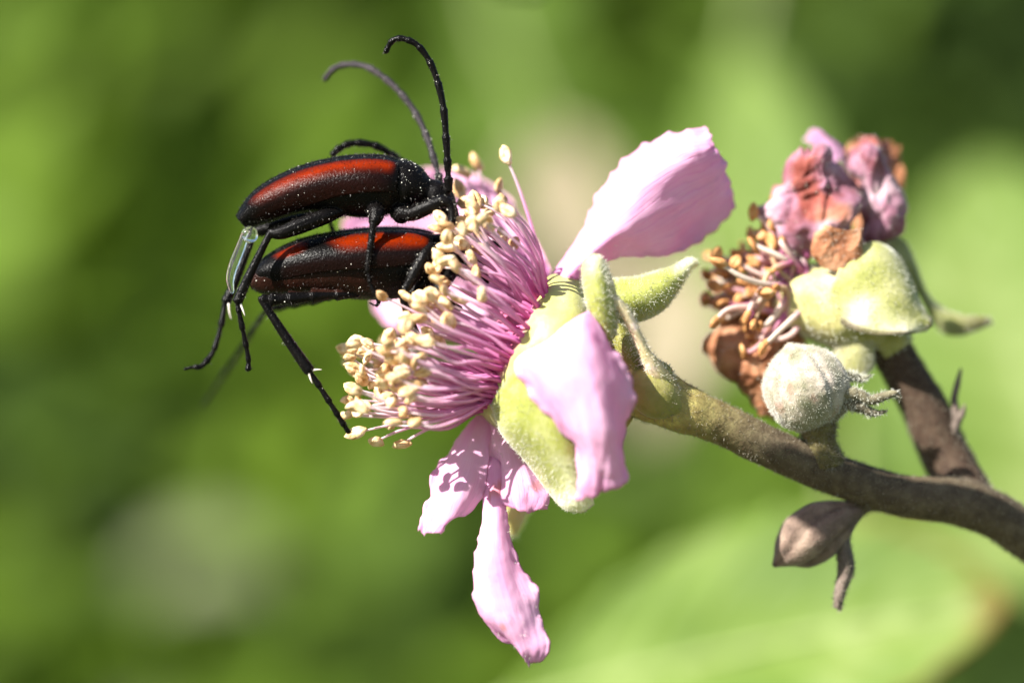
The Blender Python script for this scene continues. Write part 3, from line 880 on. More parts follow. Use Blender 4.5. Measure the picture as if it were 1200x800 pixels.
# a few that stand out on their own in the upper part and beside the beetle's head
front = []
rf = random.Random(77)
while len(front) < 26:
    x, y, d = rf.uniform(445, 545), rf.uniform(338, 455), rf.uniform(-.95, -.45)
    if x > 545 - (y - 338) * .45 or x < 470 - (y - 338) * .3: continue
    if any((x - q[3]) ** 2 + (y - q[4]) ** 2 < 170 for q in front): continue
    front.append((0, 0, 0, x, y, d, rf.uniform(.9, 1.2)))
for bx, by, bd, tx, ty, td, s in front + [(628, 325, .1, 592, 182, .15, 1.05), (612, 330, .5, 558, 190, .9, 1.15), (622, 318, .3, 584, 218, .35, .9), (612, 350, .1, 573, 247, .0, 1.0),
                                  (600, 372, -.3, 552, 303, -.55, 1.1), (600, 380, -.4, 530, 262, -.35, 1.0), (598, 352, 0, 545, 238, .1, 1.0), (605, 385, -.6, 565, 345, -1.0, 1.15),
                                  (600, 345, .2, 538, 222, .45, 1.3), (596, 350, .3, 541, 200, .7, 1.2), (590, 380, -.3, 516, 254, -.5, .95), (598, 390, -.5, 512, 268, -.55, .9),
                                  (596, 360, -.2, 514, 300, -.55, 1.0), (600, 352, .1, 557, 262, -.1, 1.0), (590, 395, -.5, 448, 347, -.62, 1.0), (590, 400, -.4, 506, 316, -.6, 1.0),
                                  (585, 400, -.2, 520, 330, -.62, 1.1), (0, 0, 0, 417, 507, -.36, 1.1), (0, 0, 0, 441, 517, -.25, 1.0), (0, 0, 0, 471, 520, -.1, 1.05), (0, 0, 0, 420, 482, -.3, 1.0), (0, 0, 0, 413, 455, -.2, 1.05), (0, 0, 0, 415, 432, -.1, 1.0), (0, 0, 0, 430, 404, 0, 1.0), (0, 0, 0, 486, 485, -.5, 1.0), (0, 0, 0, 540, 285, -.5, 1.05), (0, 0, 0, 563, 292, -.3, 1.0), (0, 0, 0, 588, 275, -.1, .9), (0, 0, 0, 602, 285, .1, .9), (0, 0, 0, 548, 265, -.2, 1.0), (0, 0, 0, 558, 322, -.7, 1.0), (0, 0, 0, 533, 310, -.7, 1.1), (600, 395, -.5, 524, 290, -.6, 1.1), (596, 400, -.6, 505, 345, -.75, 1.2), (590, 420, -.6, 490, 352, -.7, 1.1)]:
    t = P(tx, ty, td)
    w_ = t - CEN; w_ = w_ - AX * w_.dot(AX)
    b = CEN + AX * .06 + w_.normalized() * min(.9, .42 + .35 * w_.length)
    d = (t - b).normalized(); bow = Vector((r.uniform(-.06, .06), r.uniform(-.06, .06), r.uniform(-.06, .06)))
    mb = MB(); rr = r.uniform(.017, .023)
    tube(mb, [b - d * .1, b + d * .1, b.lerp(t, .4) + bow, b.lerp(t, .75) + bow, t], [rr * 1.4, rr * 1.3, rr * 1.1, rr * .9, rr * .6], 14, 6, colf=fil_col(r.random()))
    link('filament', mb.mesh('filament'), M['filament'], flower)
    put_anther(AM[r.randrange(6)], t, d, r, flower, s)

# ------------------------------------------------------------------ the withered flower
WD = 1.35
mb = MB()
loft(mb, [(912, 352, WD + .1, 10, 12), (925, 352, WD, 36, 38), (955, 355, WD, 47, 50), (985, 360, WD, 52, 55), (1012, 372, WD, 42, 46), (1032, 390, WD + .05, 26, 28), (1046, 410, WD + .05, 22, 24)], 36, 28,
     colf=lambda t, a: mixc((1.35, 1.22, 1.5), (1.0, 1.0, .9), t), ridge=lambda t, a: .06 * math.cos(5 * a + 1))
old = link('withered_flower', mb.mesh('withered_flower'), M['palesepal'], spray)
tag(old, 'withered flower with crumpled mauve petals and brown stamens')
fuzz('fuzz', old, 2500, .06, .007, M['fuzz'], old, 21, .6)
def ws(rows, seed, colf, thick=.045, ruff=.05):
    mb = MB(); patch(mb, rows, 36, 20, ruff=ruff, seed=seed, thick=thick, colf=colf)
    s = link('sepal', mb.mesh('sepal'), M['palesepal'], old); fuzz('fuzz', s, 2000, .035, .006, M['fuzz'], s, int(seed * 10) + 5, .6)
    return s
edgec = lambda seed: (lambda u, v, p: mixc(mixc((.95, .98, .85), (1.8, 1.75, 3.0), sm(.5, .85, v) * sm(.1, .4, u)), (.30, .24, .30), max(sm(.90, 1, u), sm(.88, .96, v)) * .9))
ws([[(988, 296, .95), (978, 318, .85), (970, 340, .85), (966, 362, .95)],
    [(1022, 285, 1.05), (1014, 315, .82), (998, 350, .8), (982, 380, .85)],
    [(1052, 306, 1.15), (1046, 336, .86), (1032, 366, .78), (1014, 392, .75)],
    [(1070, 350, 1.1), (1067, 364, .94), (1062, 377, .86), (1054, 392, .74)],
    [(1087, 374, 1.0), (1087, 380, .97), (1084, 385, .97), (1078, 389, 1.0)]], 2.1, edgec(1))
ws([[(1020, 275, 1.7), (1036, 300, 1.6), (1050, 335, 1.6)],
    [(1056, 285, 1.75), (1062, 312, 1.65), (1070, 345, 1.65)],
    [(1076, 338, 1.8), (1085, 358, 1.70), (1092, 384, 1.75)],
    [(1112, 367, 1.8), (1114, 379, 1.75), (1115, 393, 1.8)],
    [(1152, 371, 1.85), (1155, 375, 1.83), (1157, 380, 1.85)]], 3.3, lambda u, v, p: mixc((.72, .78, .6), (.38, .34, .32), sm(.6, 1, u)))
ws([[(960, 390, 1.2), (985, 385, 1.05), (1010, 385, 1.15)],
    [(975, 415, 1.15), (998, 412, 1.0), (1018, 405, 1.1)],
    [(990, 440, 1.15), (1006, 440, 1.05), (1020, 430, 1.12)]], 4.2, lambda u, v, p: (1.25, 1.2, 1.5, 1))
def wp(rows, seed, mat, colf=None, cr_=.16, cs=2.6, label=None):
    mb = MB(); patch(mb, rows, 80, 64, crumple=cr_ * .28, ridged=cr_ * .6, cs=cs, ragged=.17, seed=seed, thick=.012, colf=colf)
    s = link('petal', mb.mesh('petal'), mat, old)
    fuzz('fuzz', s, 350, .04, .006, M['fuzz'], s, int(seed * 7) + 2, .8)
    if label: tag(s, label)
    return s
oc = lambda s_: (lambda u, v, p: mixc(mixc((.92, .86, .9), (.80, .40, .18), .9 * sm(.02, .36, noise.noise(p * 2.2 + Vector((s_, 0, 0))))), (.36, .16, .10), .85 * max(sm(.86, 1, abs(2 * v - 1)), sm(.9, 1, u))))
# left crumpled petal, folded over like a hood
wp([[(918, 300, 1.3), (945, 305, 1.1), (975, 300, 1.05), (992, 285, 1.1), (1003, 262, 1.3)],
    [(872, 262, 1.25), (920, 262, .92), (962, 258, .85), (988, 250, .95), (1008, 235, 1.25)],
    [(868, 240, 1.2), (915, 222, .85), (958, 218, .75), (984, 215, .85), (1004, 210, 1.2)],
    [(905, 200, 1.2), (928, 188, .95), (955, 182, .85), (975, 185, .95), (992, 195, 1.2)],
    [(938, 190, 1.4), (945, 180, 1.3), (958, 174, 1.25), (972, 177, 1.3), (984, 186, 1.4)]], 1.7, M['withered'], oc(2), .34, 1.25)
wp([[(955, 262, 1.0), (970, 268, .9), (985, 272, .9), (1000, 270, 1.0)],
    [(948, 290, .95), (966, 298, .85), (984, 300, .85), (1004, 290, .95)],
    [(965, 318, 1.0), (978, 320, .95), (990, 318, .95), (1000, 308, 1.0)]], 6.4, M['brownpetal'], None, .1)
# right crumpled petal
wp([[(990, 290, 1.5), (1010, 296, 1.35), (1035, 292, 1.3), (1050, 275, 1.5)],
    [(985, 245, 1.5), (1008, 250, 1.2), (1040, 250, 1.15), (1062, 238, 1.5)],
    [(980, 205, 1.5), (1005, 200, 1.15), (1040, 200, 1.12), (1062, 196, 1.5)],
    [(976, 175, 1.55), (1000, 162, 1.25), (1035, 165, 1.22), (1058, 175, 1.55)],
    [(985, 160, 1.8), (1003, 148, 1.65), (1030, 150, 1.65), (1048, 160, 1.8)]], 9.3, M['withered'], oc(7), .34, 1.15)
wp([[(1000, 300, 2.0), (1030, 290, 1.9), (1055, 270, 2.0)],
    [(985, 230, 2.0), (1020, 220, 1.95), (1058, 215, 2.0)],
    [(975, 175, 1.95), (1010, 155, 1.9), (1050, 165, 1.95)]], 11.3, M['brownpetal'], None, .15)
wp([[(965, 200, 1.9), (980, 190, 1.85), (990, 205, 1.9)], [(945, 172, 1.95), (962, 160, 1.9), (985, 178, 1.95)], [(935, 168, 2.0), (945, 153, 2.0), (962, 160, 2.0)]], 13.1, M['petal'], lambda u, v, p: (.85, .72, .85, 1), .05)
# brown dried petal at the lower side
wp([[(905, 370, 1.5), (925, 385, 1.35), (935, 405, 1.45)],
    [(862, 375, 1.4), (895, 410, 1.15), (925, 440, 1.35)],
    [(822, 400, 1.4), (864, 432, 1.1), (912, 474, 1.3)],
    [(845, 428, 1.5), (872, 462, 1.35), (902, 500, 1.45)]], 15.8, M['brownpetal'], None, .13, label='brown dried petal hanging under the withered stamens')
wp([[(860, 345, 1.7), (885, 350, 1.6), (910, 360, 1.7)],
    [(850, 370, 1.7), (876, 385, 1.55), (905, 395, 1.65)],
    [(856, 400, 1.7), (880, 405, 1.6), (900, 412, 1.7)]], 17.8, M['brownpetal'], None, .13)
r = random.Random(15)
for k in range(150):
    bx, by = r.uniform(905, 945), r.uniform(300, 380)
    b = P(bx, by, WD + r.uniform(-.35, .5))
    ang = r.uniform(R(95), R(235)); l = r.uniform(.45, 1.0)
    d = Vector((math.cos(ang), r.uniform(-.55, .45), math.sin(ang))).normalized()
    if d.z > .3: l *= .75
    t = b + d * l + Vector((0, 0, r.uniform(-.1, .1)))
    bow = Vector((r.uniform(-.14, .14), r.uniform(-.14, .14), r.uniform(-.14, .14)))
    cc = r.choice([(.78, .58, .52), (.70, .40, .42), (.62, .22, .40), (.66, .46, .28), (.80, .68, .58)])
    mb = MB(); tube(mb, [b, b.lerp(t, .35) + bow, b.lerp(t, .7) + bow, t], [.042, .038, .034, .026], 12, 6, colf=lambda tt, cc=cc: mixc((.60, .16, .38), cc, sm(0, .35, tt)))
    link('filament', mb.mesh('filament'), M['filament'], old)
    put_anther(OM[k % 3], t, d, r, old, r.uniform(.75, 1.1))

old.location.y -= .5

# ------------------------------------------------------------------ buds
mb = MB()
apex, foot = P(926, 405, .15), P(958, 497, .2)
# an egg of five closed sepals: grooves where their margins meet
ax = (apex - foot).normalized(); LB = (apex - foot).length
wv = Vector((0, -1, 0)); wv = (wv - ax * wv.dot(ax)).normalized(); uv_ = wv.cross(ax)
prof = [(-.06, .13), (.0, .24), (.12, .39), (.32, .49), (.52, .50), (.72, .43), (.88, .28), (.96, .15), (1.02, .05), (1.04, .01)]
V, F, UVs, CL = [], [], [], []
nu, nv = 48, 90
for i in range(nu + 1):
    t = i / nu
    a = cr([q[0] for q in prof], t) * LB; rr = max(cr([q[1] for q in prof], t), .004)
    for j in range(nv):
        th = 2 * math.pi * j / nv
        s_ = ((th * 5 / (2 * math.pi) + .25 + .12 * math.sin(t * 4)) % 1)
        g = (.13 * (s_ - .5) * sm(.0, .12, 1 - s_) - .04 * math.exp(-((min(s_, 1 - s_)) / .05) ** 2)) * sm(.1, .35, t)
        rad = rr * (1 + g) + .035 * noise.noise(Vector((math.cos(th) * 2, math.sin(th) * 2, t * 4)))
        V.append(foot + ax * a + (uv_ * math.cos(th) + wv * math.sin(th)) * max(rad, .004)); UVs.append((t, j / nv))
        c_ = (1, 1, 1)
        k_ = sm(.3, .5, noise.noise(Vector((math.cos(th) * 3, math.sin(th) * 3, t * 7)))) * .6
        CL.append(mixc(mixc(c_, (.95, .62, .6), k_), (.7, .8, .55), .5 * (1 - sm(.05, .4, t))))
for i in range(nu):
    for j in range(nv):
        F.append((i * nv + j, i * nv + (j + 1) % nv, (i + 1) * nv + (j + 1) % nv, (i + 1) * nv + j))
mb.add(V, F, UVs, CL)
bud = link('flower_bud', mb.mesh('flower_bud'), M['bud'], spray); tag(bud, 'plump pale woolly bud on top of the main stem')
fuzz('fuzz', bud, 4500, .03, .005, M['fuzz'], bud, 41, .7)
mb = MB(); tube(mb, [P(957, 490, .2), P(960, 515, .22), P(966, 545, .25)], [.23, .19, .24], 16, 16, lump=.1, col=(1.35, 1.5, .9, 1))
s = link('pedicel', mb.mesh('pedicel'), M['stem'], bud); fuzz('fuzz', s, 1800, .06, .007, M['stemfuzz'], s, 42, .6)
def strand(parent, pts, rads, mat, col, seed, n=600):
    mb = MB(); tube(mb, pts, rads, 30, 10, lump=.25, seed=seed, col=col)
    s = link('bract', mb.mesh('bract'), mat, parent); fuzz('fuzz', s, n, .05, .006, M['fuzz'], s, seed, .7)
strand(bud, [P(985, 448, .15), P(998, 441, .12), P(1010, 444, .12), P(1021, 439, .1)], [.05, .055, .04, .01], M['darkbud'], (.8, 1, .7, 1), 51)
strand(bud, [P(972, 480, .1), P(990, 462, .02), P(1006, 462, 0), P(1020, 469, 0), P(1036, 464, 0), P(1050, 461, 0), P(1055, 468, 0)], [.08, .085, .075, .06, .055, .04, .012], M['darkbud'], (1.0, 1.15, .85, 1), 52)
strand(bud, [P(975, 490, .1), P(992, 474, .05), P(1010, 478, .05), P(1025, 484, .05), P(1040, 481, .05)], [.07, .08, .065, .045, .012], M['darkbud'], (.85, .95, .75, 1), 53)

mb = MB()
loft(mb, [(1012, 594, .45, 7, 7), (998, 600, .42, 14, 14), (985, 606, .4, 22, 22), (966, 618, .38, 30, 30), (944, 632, .36, 34, 32), (926, 645, .35, 24, 24), (914, 656, .35, 10, 10), (906, 663, .35, 2, 2)], 40, 40,
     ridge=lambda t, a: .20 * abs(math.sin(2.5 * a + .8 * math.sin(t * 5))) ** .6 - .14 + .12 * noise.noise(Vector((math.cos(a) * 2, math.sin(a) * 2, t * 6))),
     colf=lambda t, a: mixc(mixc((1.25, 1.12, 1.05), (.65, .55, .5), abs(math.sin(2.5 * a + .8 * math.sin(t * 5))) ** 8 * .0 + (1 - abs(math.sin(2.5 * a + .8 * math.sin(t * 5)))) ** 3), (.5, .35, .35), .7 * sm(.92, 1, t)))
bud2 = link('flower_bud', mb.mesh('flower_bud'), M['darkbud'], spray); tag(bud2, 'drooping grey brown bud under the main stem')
fuzz('fuzz', bud2, 6000, .05, .006, M['stemfuzz'], bud2, 43, .7)
mb = MB(); tube(mb, [P(1034, 582, .45), P(1016, 590, .45), P(1000, 598, .43)], [.16, .10, .11], 14, 12, lump=.1)
s = link('pedicel', mb.mesh('pedicel'), M['stem'], bud2); fuzz('fuzz', s, 900, .05, .006, M['stemfuzz'], s, 44, .6)
mb = MB()
patch(mb, [[(994, 598, .4), (998, 600, .34), (1003, 602, .4)],
           [(980, 628, .38), (988, 630, .3), (996, 632, .38)],
           [(982, 665, .36), (992, 665, .28), (1001, 665, .36)],
           [(977, 695, .34), (985, 696, .29), (991, 694, .34)],
           [(977, 712, .34), (981, 713, .32), (986, 716, .34)]], 34, 16, ruff=.02, thick=.05)
s = link('bract', mb.mesh('bract'), M['darkbud'], bud2); fuzz('fuzz', s, 900, .05, .006, M['stemfuzz'], s, 45, .7)

# ------------------------------------------------------------------ the beetles
def limb(mb, pts, rads, seg=26, sides=10):
    if rads[0] <= 4.0 and seg == 26:                   # a foot: a chain of short joints
        K = 60
        tube(mb, pts, [lin(rads, k / K) / 100 * (.74 + .40 * ((k / K * 5) % 1) ** 1.5) for k in range(K + 1)], K, sides)
        return
    tube(mb, pts, [q / 100 for q in rads], seg, sides)

def antenna(mb, pts, r0, r1):
    """eleven joints, each a little thicker at its far end"""
    n = 11
    rads = []
    K = 110
    for k in range(K + 1):
        t = k / K
        # first joint long and stout, second tiny
        ph = (t * n) % 1
        rad = r0 + (r1 - r0) * t
        rad *= .78 + .32 * ph ** 2
        if t < .09: rad *= 1.12
        if .09 <= t < .12: rad *= .8
        if t > .985: rad *= .6
        rads.append(rad / 100)
    tube(mb, pts, rads, K, 10)

def remeshed(mb, voxel):
    me = mb.mesh('tmp')
    o = bpy.data.objects.new('tmp', me); C.objects.link(o)
    m = o.modifiers.new('r', 'REMESH'); m.mode = 'VOXEL'; m.voxel_size = voxel; m.use_smooth_shade = True
    s = o.modifiers.new('s', 'SMOOTH'); s.factor = .4; s.iterations = 2
    dg = bpy.context.evaluated_depsgraph_get(); dg.update()
    out = bpy.data.meshes.new_from_object(o.evaluated_get(dg))
    bpy.data.objects.remove(o); bpy.data.meshes.remove(me)
    out.name = 'body'
    out.materials.clear()
    return out

def tint_points(me, fn):
    for ca in list(me.color_attributes): me.color_attributes.remove(ca)
    ca = me.color_attributes.new('tint', 'FLOAT_COLOR', 'POINT')
    ca.data.foreach_set('color', np.array([fn(v.co) for v in me.vertices], dtype=np.float32).ravel())
    me.polygons.foreach_set('use_smooth', [True] * len(me.polygons))

def elytron(name, st, sgn, roll, phi0, phi1, colf, tipc, parent, lift=1.07, gap=0.02, label=None):
    """one wing case: a shell over the back from the suture down to its side margin"""
    cs = [P(*s[:3]) for s in st]; H = [s[3] / 100 for s in st]; W = [s[4] / 100 for s in st]
    nu, nv = 90, 36
    V, F, UVs, CL = [], [], [], []
    for s in (0, 1):
        for i in range(nu + 1):
            t = i / nu
            c = cr(cs, t)
            tn = (cr(cs, min(t + .02, 1)) - cr(cs, max(t - .02, 0))).normalized()
            side = Vector((0, -1, 0)); side = (side - tn * side.dot(tn)).normalized(); up = side.cross(tn)
            if up.z < 0: up = -up
            rm = Matrix.Rotation(roll, 3, tn); up = rm @ up; sd = (rm @ side) * sgn
            h = max(cr(H, t), .01) * lift; ww = max(cr(W, t), .01) * lift
            pe = lin(phi1, t)
            # outline of the wing case narrows to a rounded, slightly cut tip
            for j in range(nv + 1):
                v = j / nv
                ph = phi0 + (pe - phi0) * v
                end = 1.0
                ca, sa = math.cos(ph), math.sin(ph)
                p = 2.25
                x = math.copysign(abs(ca) ** (2 / p), ca); y = math.copysign(abs(sa) ** (2 / p), sa)
                th = .012 if s == 0 else -.012
                rim = .004 * sm(.9, 1, v) - .012 * (1 - sm(0, .06, v))
                q = c + up * (x * (h + th + rim)) + sd * (y * (ww + th + rim) + gap * sm(.85, 1, t))
                # cut of the tip: longest a third of the way across
                q -= tn * (.07 * sm(.85, 1, t) * (abs(v - .35) * 1.6) ** 2)
                V.append(q); UVs.append((t, v)); CL.append(colf(t, v))
    N = (nu + 1) * (nv + 1); ix = lambda i, j: i * (nv + 1) + j
    for i in range(nu):
        for j in range(nv):
            q = (ix(i, j), ix(i + 1, j), ix(i + 1, j + 1), ix(i, j + 1))
            a, b = (q, tuple(N + k for k in q[::-1]))
            F.append(a); F.append(b)
    rim = [ix(i, 0) for i in range(nu + 1)] + [ix(nu, j) for j in range(1, nv + 1)] + [ix(i, nv) for i in range(nu - 1, -1, -1)] + [ix(0, j) for j in range(nv - 1, 0, -1)]
    for k in range(len(rim)):
        a_, b_ = rim[k], rim[(k + 1) % len(rim)]
        F.append((b_, a_, N + a_, N + b_))
    mb = MB(); mb.add(V, F, UVs, CL)
    me = mb.mesh('elytron')
    bm = bmesh.new(); bm.from_mesh(me); bmesh.ops.recalc_face_normals(bm, faces=bm.faces); bm.to_mesh(me); bm.free()
    o = link('elytron', me, M['elytra'], parent)
    if label: tag(o, label)
    return o

BLACK = (.003, .0026, .0026); RED = (.165, .0125, .0007); DRED = (.012, .0022, .0012)

def beetle(label, spec):
    root = empty('longhorn_beetle', spec['foot']); tag(root, label, 'beetle', spec.get('group'))
    mb = MB()
    loft(mb, spec['abdomen'], 50, 32, roll=spec['roll'], p=2.2)
    loft(mb, spec['pronotum'], 34, 28, roll=spec['roll'], p=2.1)
    loft(mb, spec['head'], 30, 24, roll=spec['roll'], p=2.2)
    for pts, rads in spec['limbs']: limb(mb, pts, rads)
    for pts, a, b in spec['antennae']: antenna(mb, pts, a, b)
    me = remeshed(mb, .0125)
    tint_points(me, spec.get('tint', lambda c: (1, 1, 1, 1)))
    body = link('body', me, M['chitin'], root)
    for sgn in (1, -1):
        elytron('elytron', spec['elytra'], sgn, spec['roll'], spec.get('phi0', 0.0), spec['phi1'], spec['colf'], None, root)
    near = [c for c in root.children if c.name.startswith('elytron')][0]
    for p, rad in spec['eyes']:
        bm = bmesh.new(); bmesh.ops.create_icosphere(bm, subdivisions=3, radius=1)
        for v in bm.verts:
            v.co = p + Vector((v.co.x * rad[0], v.co.y * rad[1], v.co.z * rad[2]))
        em = bpy.data.meshes.new('eye'); bm.to_mesh(em); bm.free()
        em.polygons.foreach_set('use_smooth', [True] * len(em.polygons))
        link('eye', em, M['eye'], root)
    for pts in spec.get('spurs', []):
        mb = MB(); tube(mb, pts, [.015, .011, .004], 10, 6)
        link('spur', mb.mesh('spur'), M['spur'], root)
    fuzz('setae', body, 3600, .034, .005, M['seta'], root, spec['seed'], .7)
    for e in [c for c in root.children if c.name.startswith('elytron')]:
        fuzz('setae', e, 1300, .030, .005, M['seta'], root, spec['seed'] + 1, .9)
        specks('pollen', e, 34, .006, M['pollen'], root, spec['seed'] + 2, lambda p: .15 + 3 * max(0, noise.noise(p * 2.2)) ** 2 * 3)
    specks('pollen', body, spec['grains'], .0066, M['pollen'], root, spec['seed'] + 3, spec.get('dust'))
    return root

# --- upper beetle
U = -.05
def upper_col(t, v):
    # black suture stripe, black tip, dark side margin, red between; the shoulder end black
    red = sm(.02, .10, t) * (1 - sm(.70, .86, t + .10 * (v - .4)))
    red *= sm(.12, .24, v) * (1 - .96 * sm(.36, .66, v))
    n = noise.noise(Vector((t * 14, v * 10, 1)))
    red *= 1 - .5 * sm(.35, .8, t)
    red *= .62 + .38 * math.exp(-((v - .33) / .10) ** 2) + .25 * n
    c = mixc(BLACK, RED, min(1, max(0, red)))
    if v > .5: c = mixc(c, DRED, .5 * sm(.55, .8, v) * sm(.1, .2, t) * (1 - sm(.82, .95, t)))
    return c

def near_pt(c, pts, r):
    return min((c - p).length for p in pts) < r
dust_u = [P(456, 195, -.35), P(512, 242, -.4), P(495, 245, -.45)]
upper = dict(
    foot=P(440, 258, U), roll=-R(16), seed=60, grains=300, group=None,
    abdomen=[(470, 222, U, 22, 24), (455, 221, U, 31, 31), (430, 221, U, 34, 34), (400, 220, U, 32, 34), (365, 223, U, 25, 31), (332, 232, U, 22, 26), (308, 245, U, 18, 20), (293, 256, U, 12, 13), (285, 264, U, 5, 5)],
    elytra=[(466, 216, U, 25, 32), (450, 214, U, 28, 37), (425, 213, U, 28, 38), (395, 215, U, 27, 36), (362, 221, U, 25, 33), (333, 230, U, 22, 29), (310, 240, U, 18, 24), (295, 250, U, 13, 17), (283, 261, U, 8, 9)],
    phi1=[R(92), R(92), R(94), R(100), R(112), R(122), R(128), R(128), R(120)],
    colf=upper_col, tint=lambda c: (11, 11, 12, 1) if c.y > .14 and to_px(c)[1] < 214 and to_px(c)[0] < 520 and (to_px(c)[0] > 497 or to_px(c)[1] < 185) else (1, 1, 1, 1),  # far antenna lightened: its sunlit grey is put into the tint
    pronotum=[(462, 220, U, 26, 28), (468, 218, U, 31, 31), (478, 220, U, 30, 31), (488, 223, U, 26, 26), (497, 226, U, 19, 20), (505, 229, U, 15, 16)],
    head=[(496, 226, U, 14, 14), (504, 227, U, 17, 18), (513, 231, U, 18, 19), (521, 239, U, 15, 15), (527, 247, U, 10, 11), (533, 256, U, 6, 8), (537, 263, U, 3, 4)],
    limbs=[
        # front leg: stout femur lying forward, tibia down to the stamens
        ([P(470, 250, -.25), P(485, 250, -.36), P(503, 242, -.42), P(520, 236, -.44), P(528, 240, -.45)], [9, 9, 9, 7.5, 6]),
        ([P(528, 239, -.45), P(530, 258, -.48), P(524, 276, -.5), P(520, 288, -.52)], [5, 4.5, 4.5, 4]),
        ([P(468, 238, -.1), P(470, 250, -.2), P(470, 258, -.25)], [12, 14, 8]),
        # middle leg
        ([P(436, 238, -.2), P(441, 250, -.36), P(438, 262, -.44)], [9, 10.5, 6.5]),
        ([P(438, 259, -.44), P(435, 283, -.46), P(432, 305, -.47), P(431, 318, -.47)], [4.8, 4.2, 4.2, 4]),
        ([P(431, 316, -.47), P(434, 332, -.47), P(440, 345, -.46), P(444, 354, -.45), P(440, 358, -.45), P(432, 354, -.44)], [3.6, 3, 3, 3, 2, 1]),
        ([P(388, 246, .35), P(386, 258, .5), P(390, 272, .5), P(388, 280, .5)], [4, 3.5, 3, 2.5]),
        # hind leg nearest
        ([P(402, 246, -.2), P(380, 254, -.3), P(350, 265, -.36), P(328, 273, -.38), P(316, 273, -.38)], [6.5, 9.5, 10, 8, 5]),
        ([P(318, 270, -.38), P(306, 294, -.40), P(291, 325, -.40), P(278, 354, -.40)], [4.2, 4.5, 5.6, 6.4]),
        ([P(278, 352, -.40), P(281, 370, -.40), P(287, 398, -.38), P(291, 420, -.36), P(291, 434, -.36)], [3.8, 3.8, 3.6, 3.4, 4]),
        # hind leg beyond
        ([P(400, 246, .2), P(370, 254, .3), P(335, 262, .34), P(306, 270, .36), P(299, 274, .36)], [6, 9, 9, 8, 5]),
        ([P(299, 272, .36), P(288, 300, .34), P(276, 330, .3), P(265, 354, .25)], [4.4, 5, 5.4, 6.4]),
        ([P(264, 352, .25), P(260, 378, .22), P(253, 404, .2), P(247, 417, .2), P(236, 429, .18), P(226, 430, .16), P(215, 433, .15)], [4, 4, 3.8, 4, 4.2, 3, 1.6]),
        ([P(512, 235, .2), P(522, 262, .5), P(534, 285, .55)], [6, 5, 4]),
    ],
    antennae=[([P(526, 224, -.18), P(525, 200, -.2), P(523, 165, -.22), P(519, 122, -.22), P(508, 82, -.2), P(492, 56, -.2), P(474, 46, -.18), P(460, 48, -.15), P(451, 63, -.12)], 5.4, 4.0),
              ([P(517, 222, .12), P(511, 195, .2), P(500, 160, .3), P(484, 128, .4), P(460, 100, .5), P(432, 80, .6), P(408, 76, .7), P(391, 81, .75), P(379, 95, .8)], 5.0, 4.2)],
    eyes=[(P(511, 223, -.17), (.062, .045, .082)), (P(511, 223, .10), (.062, .045, .082))],
    spurs=[[P(268, 356, .2), P(269, 366, .2), P(271, 374, .2)], [P(282, 356, -.42), P(285, 364, -.43), P(287, 370, -.43)]],
    dust=lambda p: 1 + 26 * math.exp(-((p - P(457, 196, -.3)).length / .14) ** 2) + 14 * math.exp(-((p - P(508, 242, -.45)).length / .22) ** 2)
                   + 9 * math.exp(-((p - P(505, 170, .25)).length / .5) ** 2),
)
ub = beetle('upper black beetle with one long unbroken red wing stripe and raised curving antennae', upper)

mb = MB()
tube(mb, [P(288, 272, -.12), P(283, 288, -.13), P(275, 308, -.14), P(270, 326, -.14), P(272, 343, -.13)], [.045, .056, .058, .05, .025], 30, 14, lump=.10)
V = []
bm = bmesh.new(); bmesh.ops.create_icosphere(bm, subdivisions=3, radius=.10)
bm.verts.ensure_lookup_table()
c0 = P(293, 275, -.20)
mb.add([c0 + v.co * (1 + .12 * noise.noise(v.co * 14)) for v in bm.verts], [tuple(v.index for v in f.verts) for f in bm.faces]); bm.free()
tube_o = link('genital_tube', mb.mesh('genital_tube'), M['clear'], ub)
tag(tube_o, 'clear glassy tube with a droplet hanging from the abdomen tip')

# --- lower beetle
Lw = .02
def lower_col(t, v):
    red1 = sm(.03, .10, t) * (1 - sm(.46, .55, t + .12 * (v - .3)))
    red2 = sm(.59, .65, t - .08 * (v - .3)) * (1 - sm(.74, .82, t + .15 * (v - .3))) * (1 - sm(.40, .55, v))
    red = max(red1, red2 * .95) * sm(.14, .25, v) * (1 - sm(.46, .74, v))
    n = noise.noise(Vector((t * 14, v * 10, 5)))
    red *= .66 + .34 * math.exp(-((v - .42) / .14) ** 2) + .25 * n
    c = mixc(BLACK, RED, min(1, max(0, red)))
    if v > .5: c = mixc(c, DRED, .4 * sm(.6, .85, v) * sm(.1, .2, t) * (1 - sm(.7, .85, t)))
    return c
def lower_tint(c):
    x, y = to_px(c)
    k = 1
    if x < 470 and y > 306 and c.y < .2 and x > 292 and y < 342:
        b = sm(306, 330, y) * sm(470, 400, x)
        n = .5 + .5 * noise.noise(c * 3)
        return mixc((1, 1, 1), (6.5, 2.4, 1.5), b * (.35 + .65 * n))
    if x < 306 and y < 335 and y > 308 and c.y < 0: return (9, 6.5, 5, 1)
    return (1, 1, 1, 1)
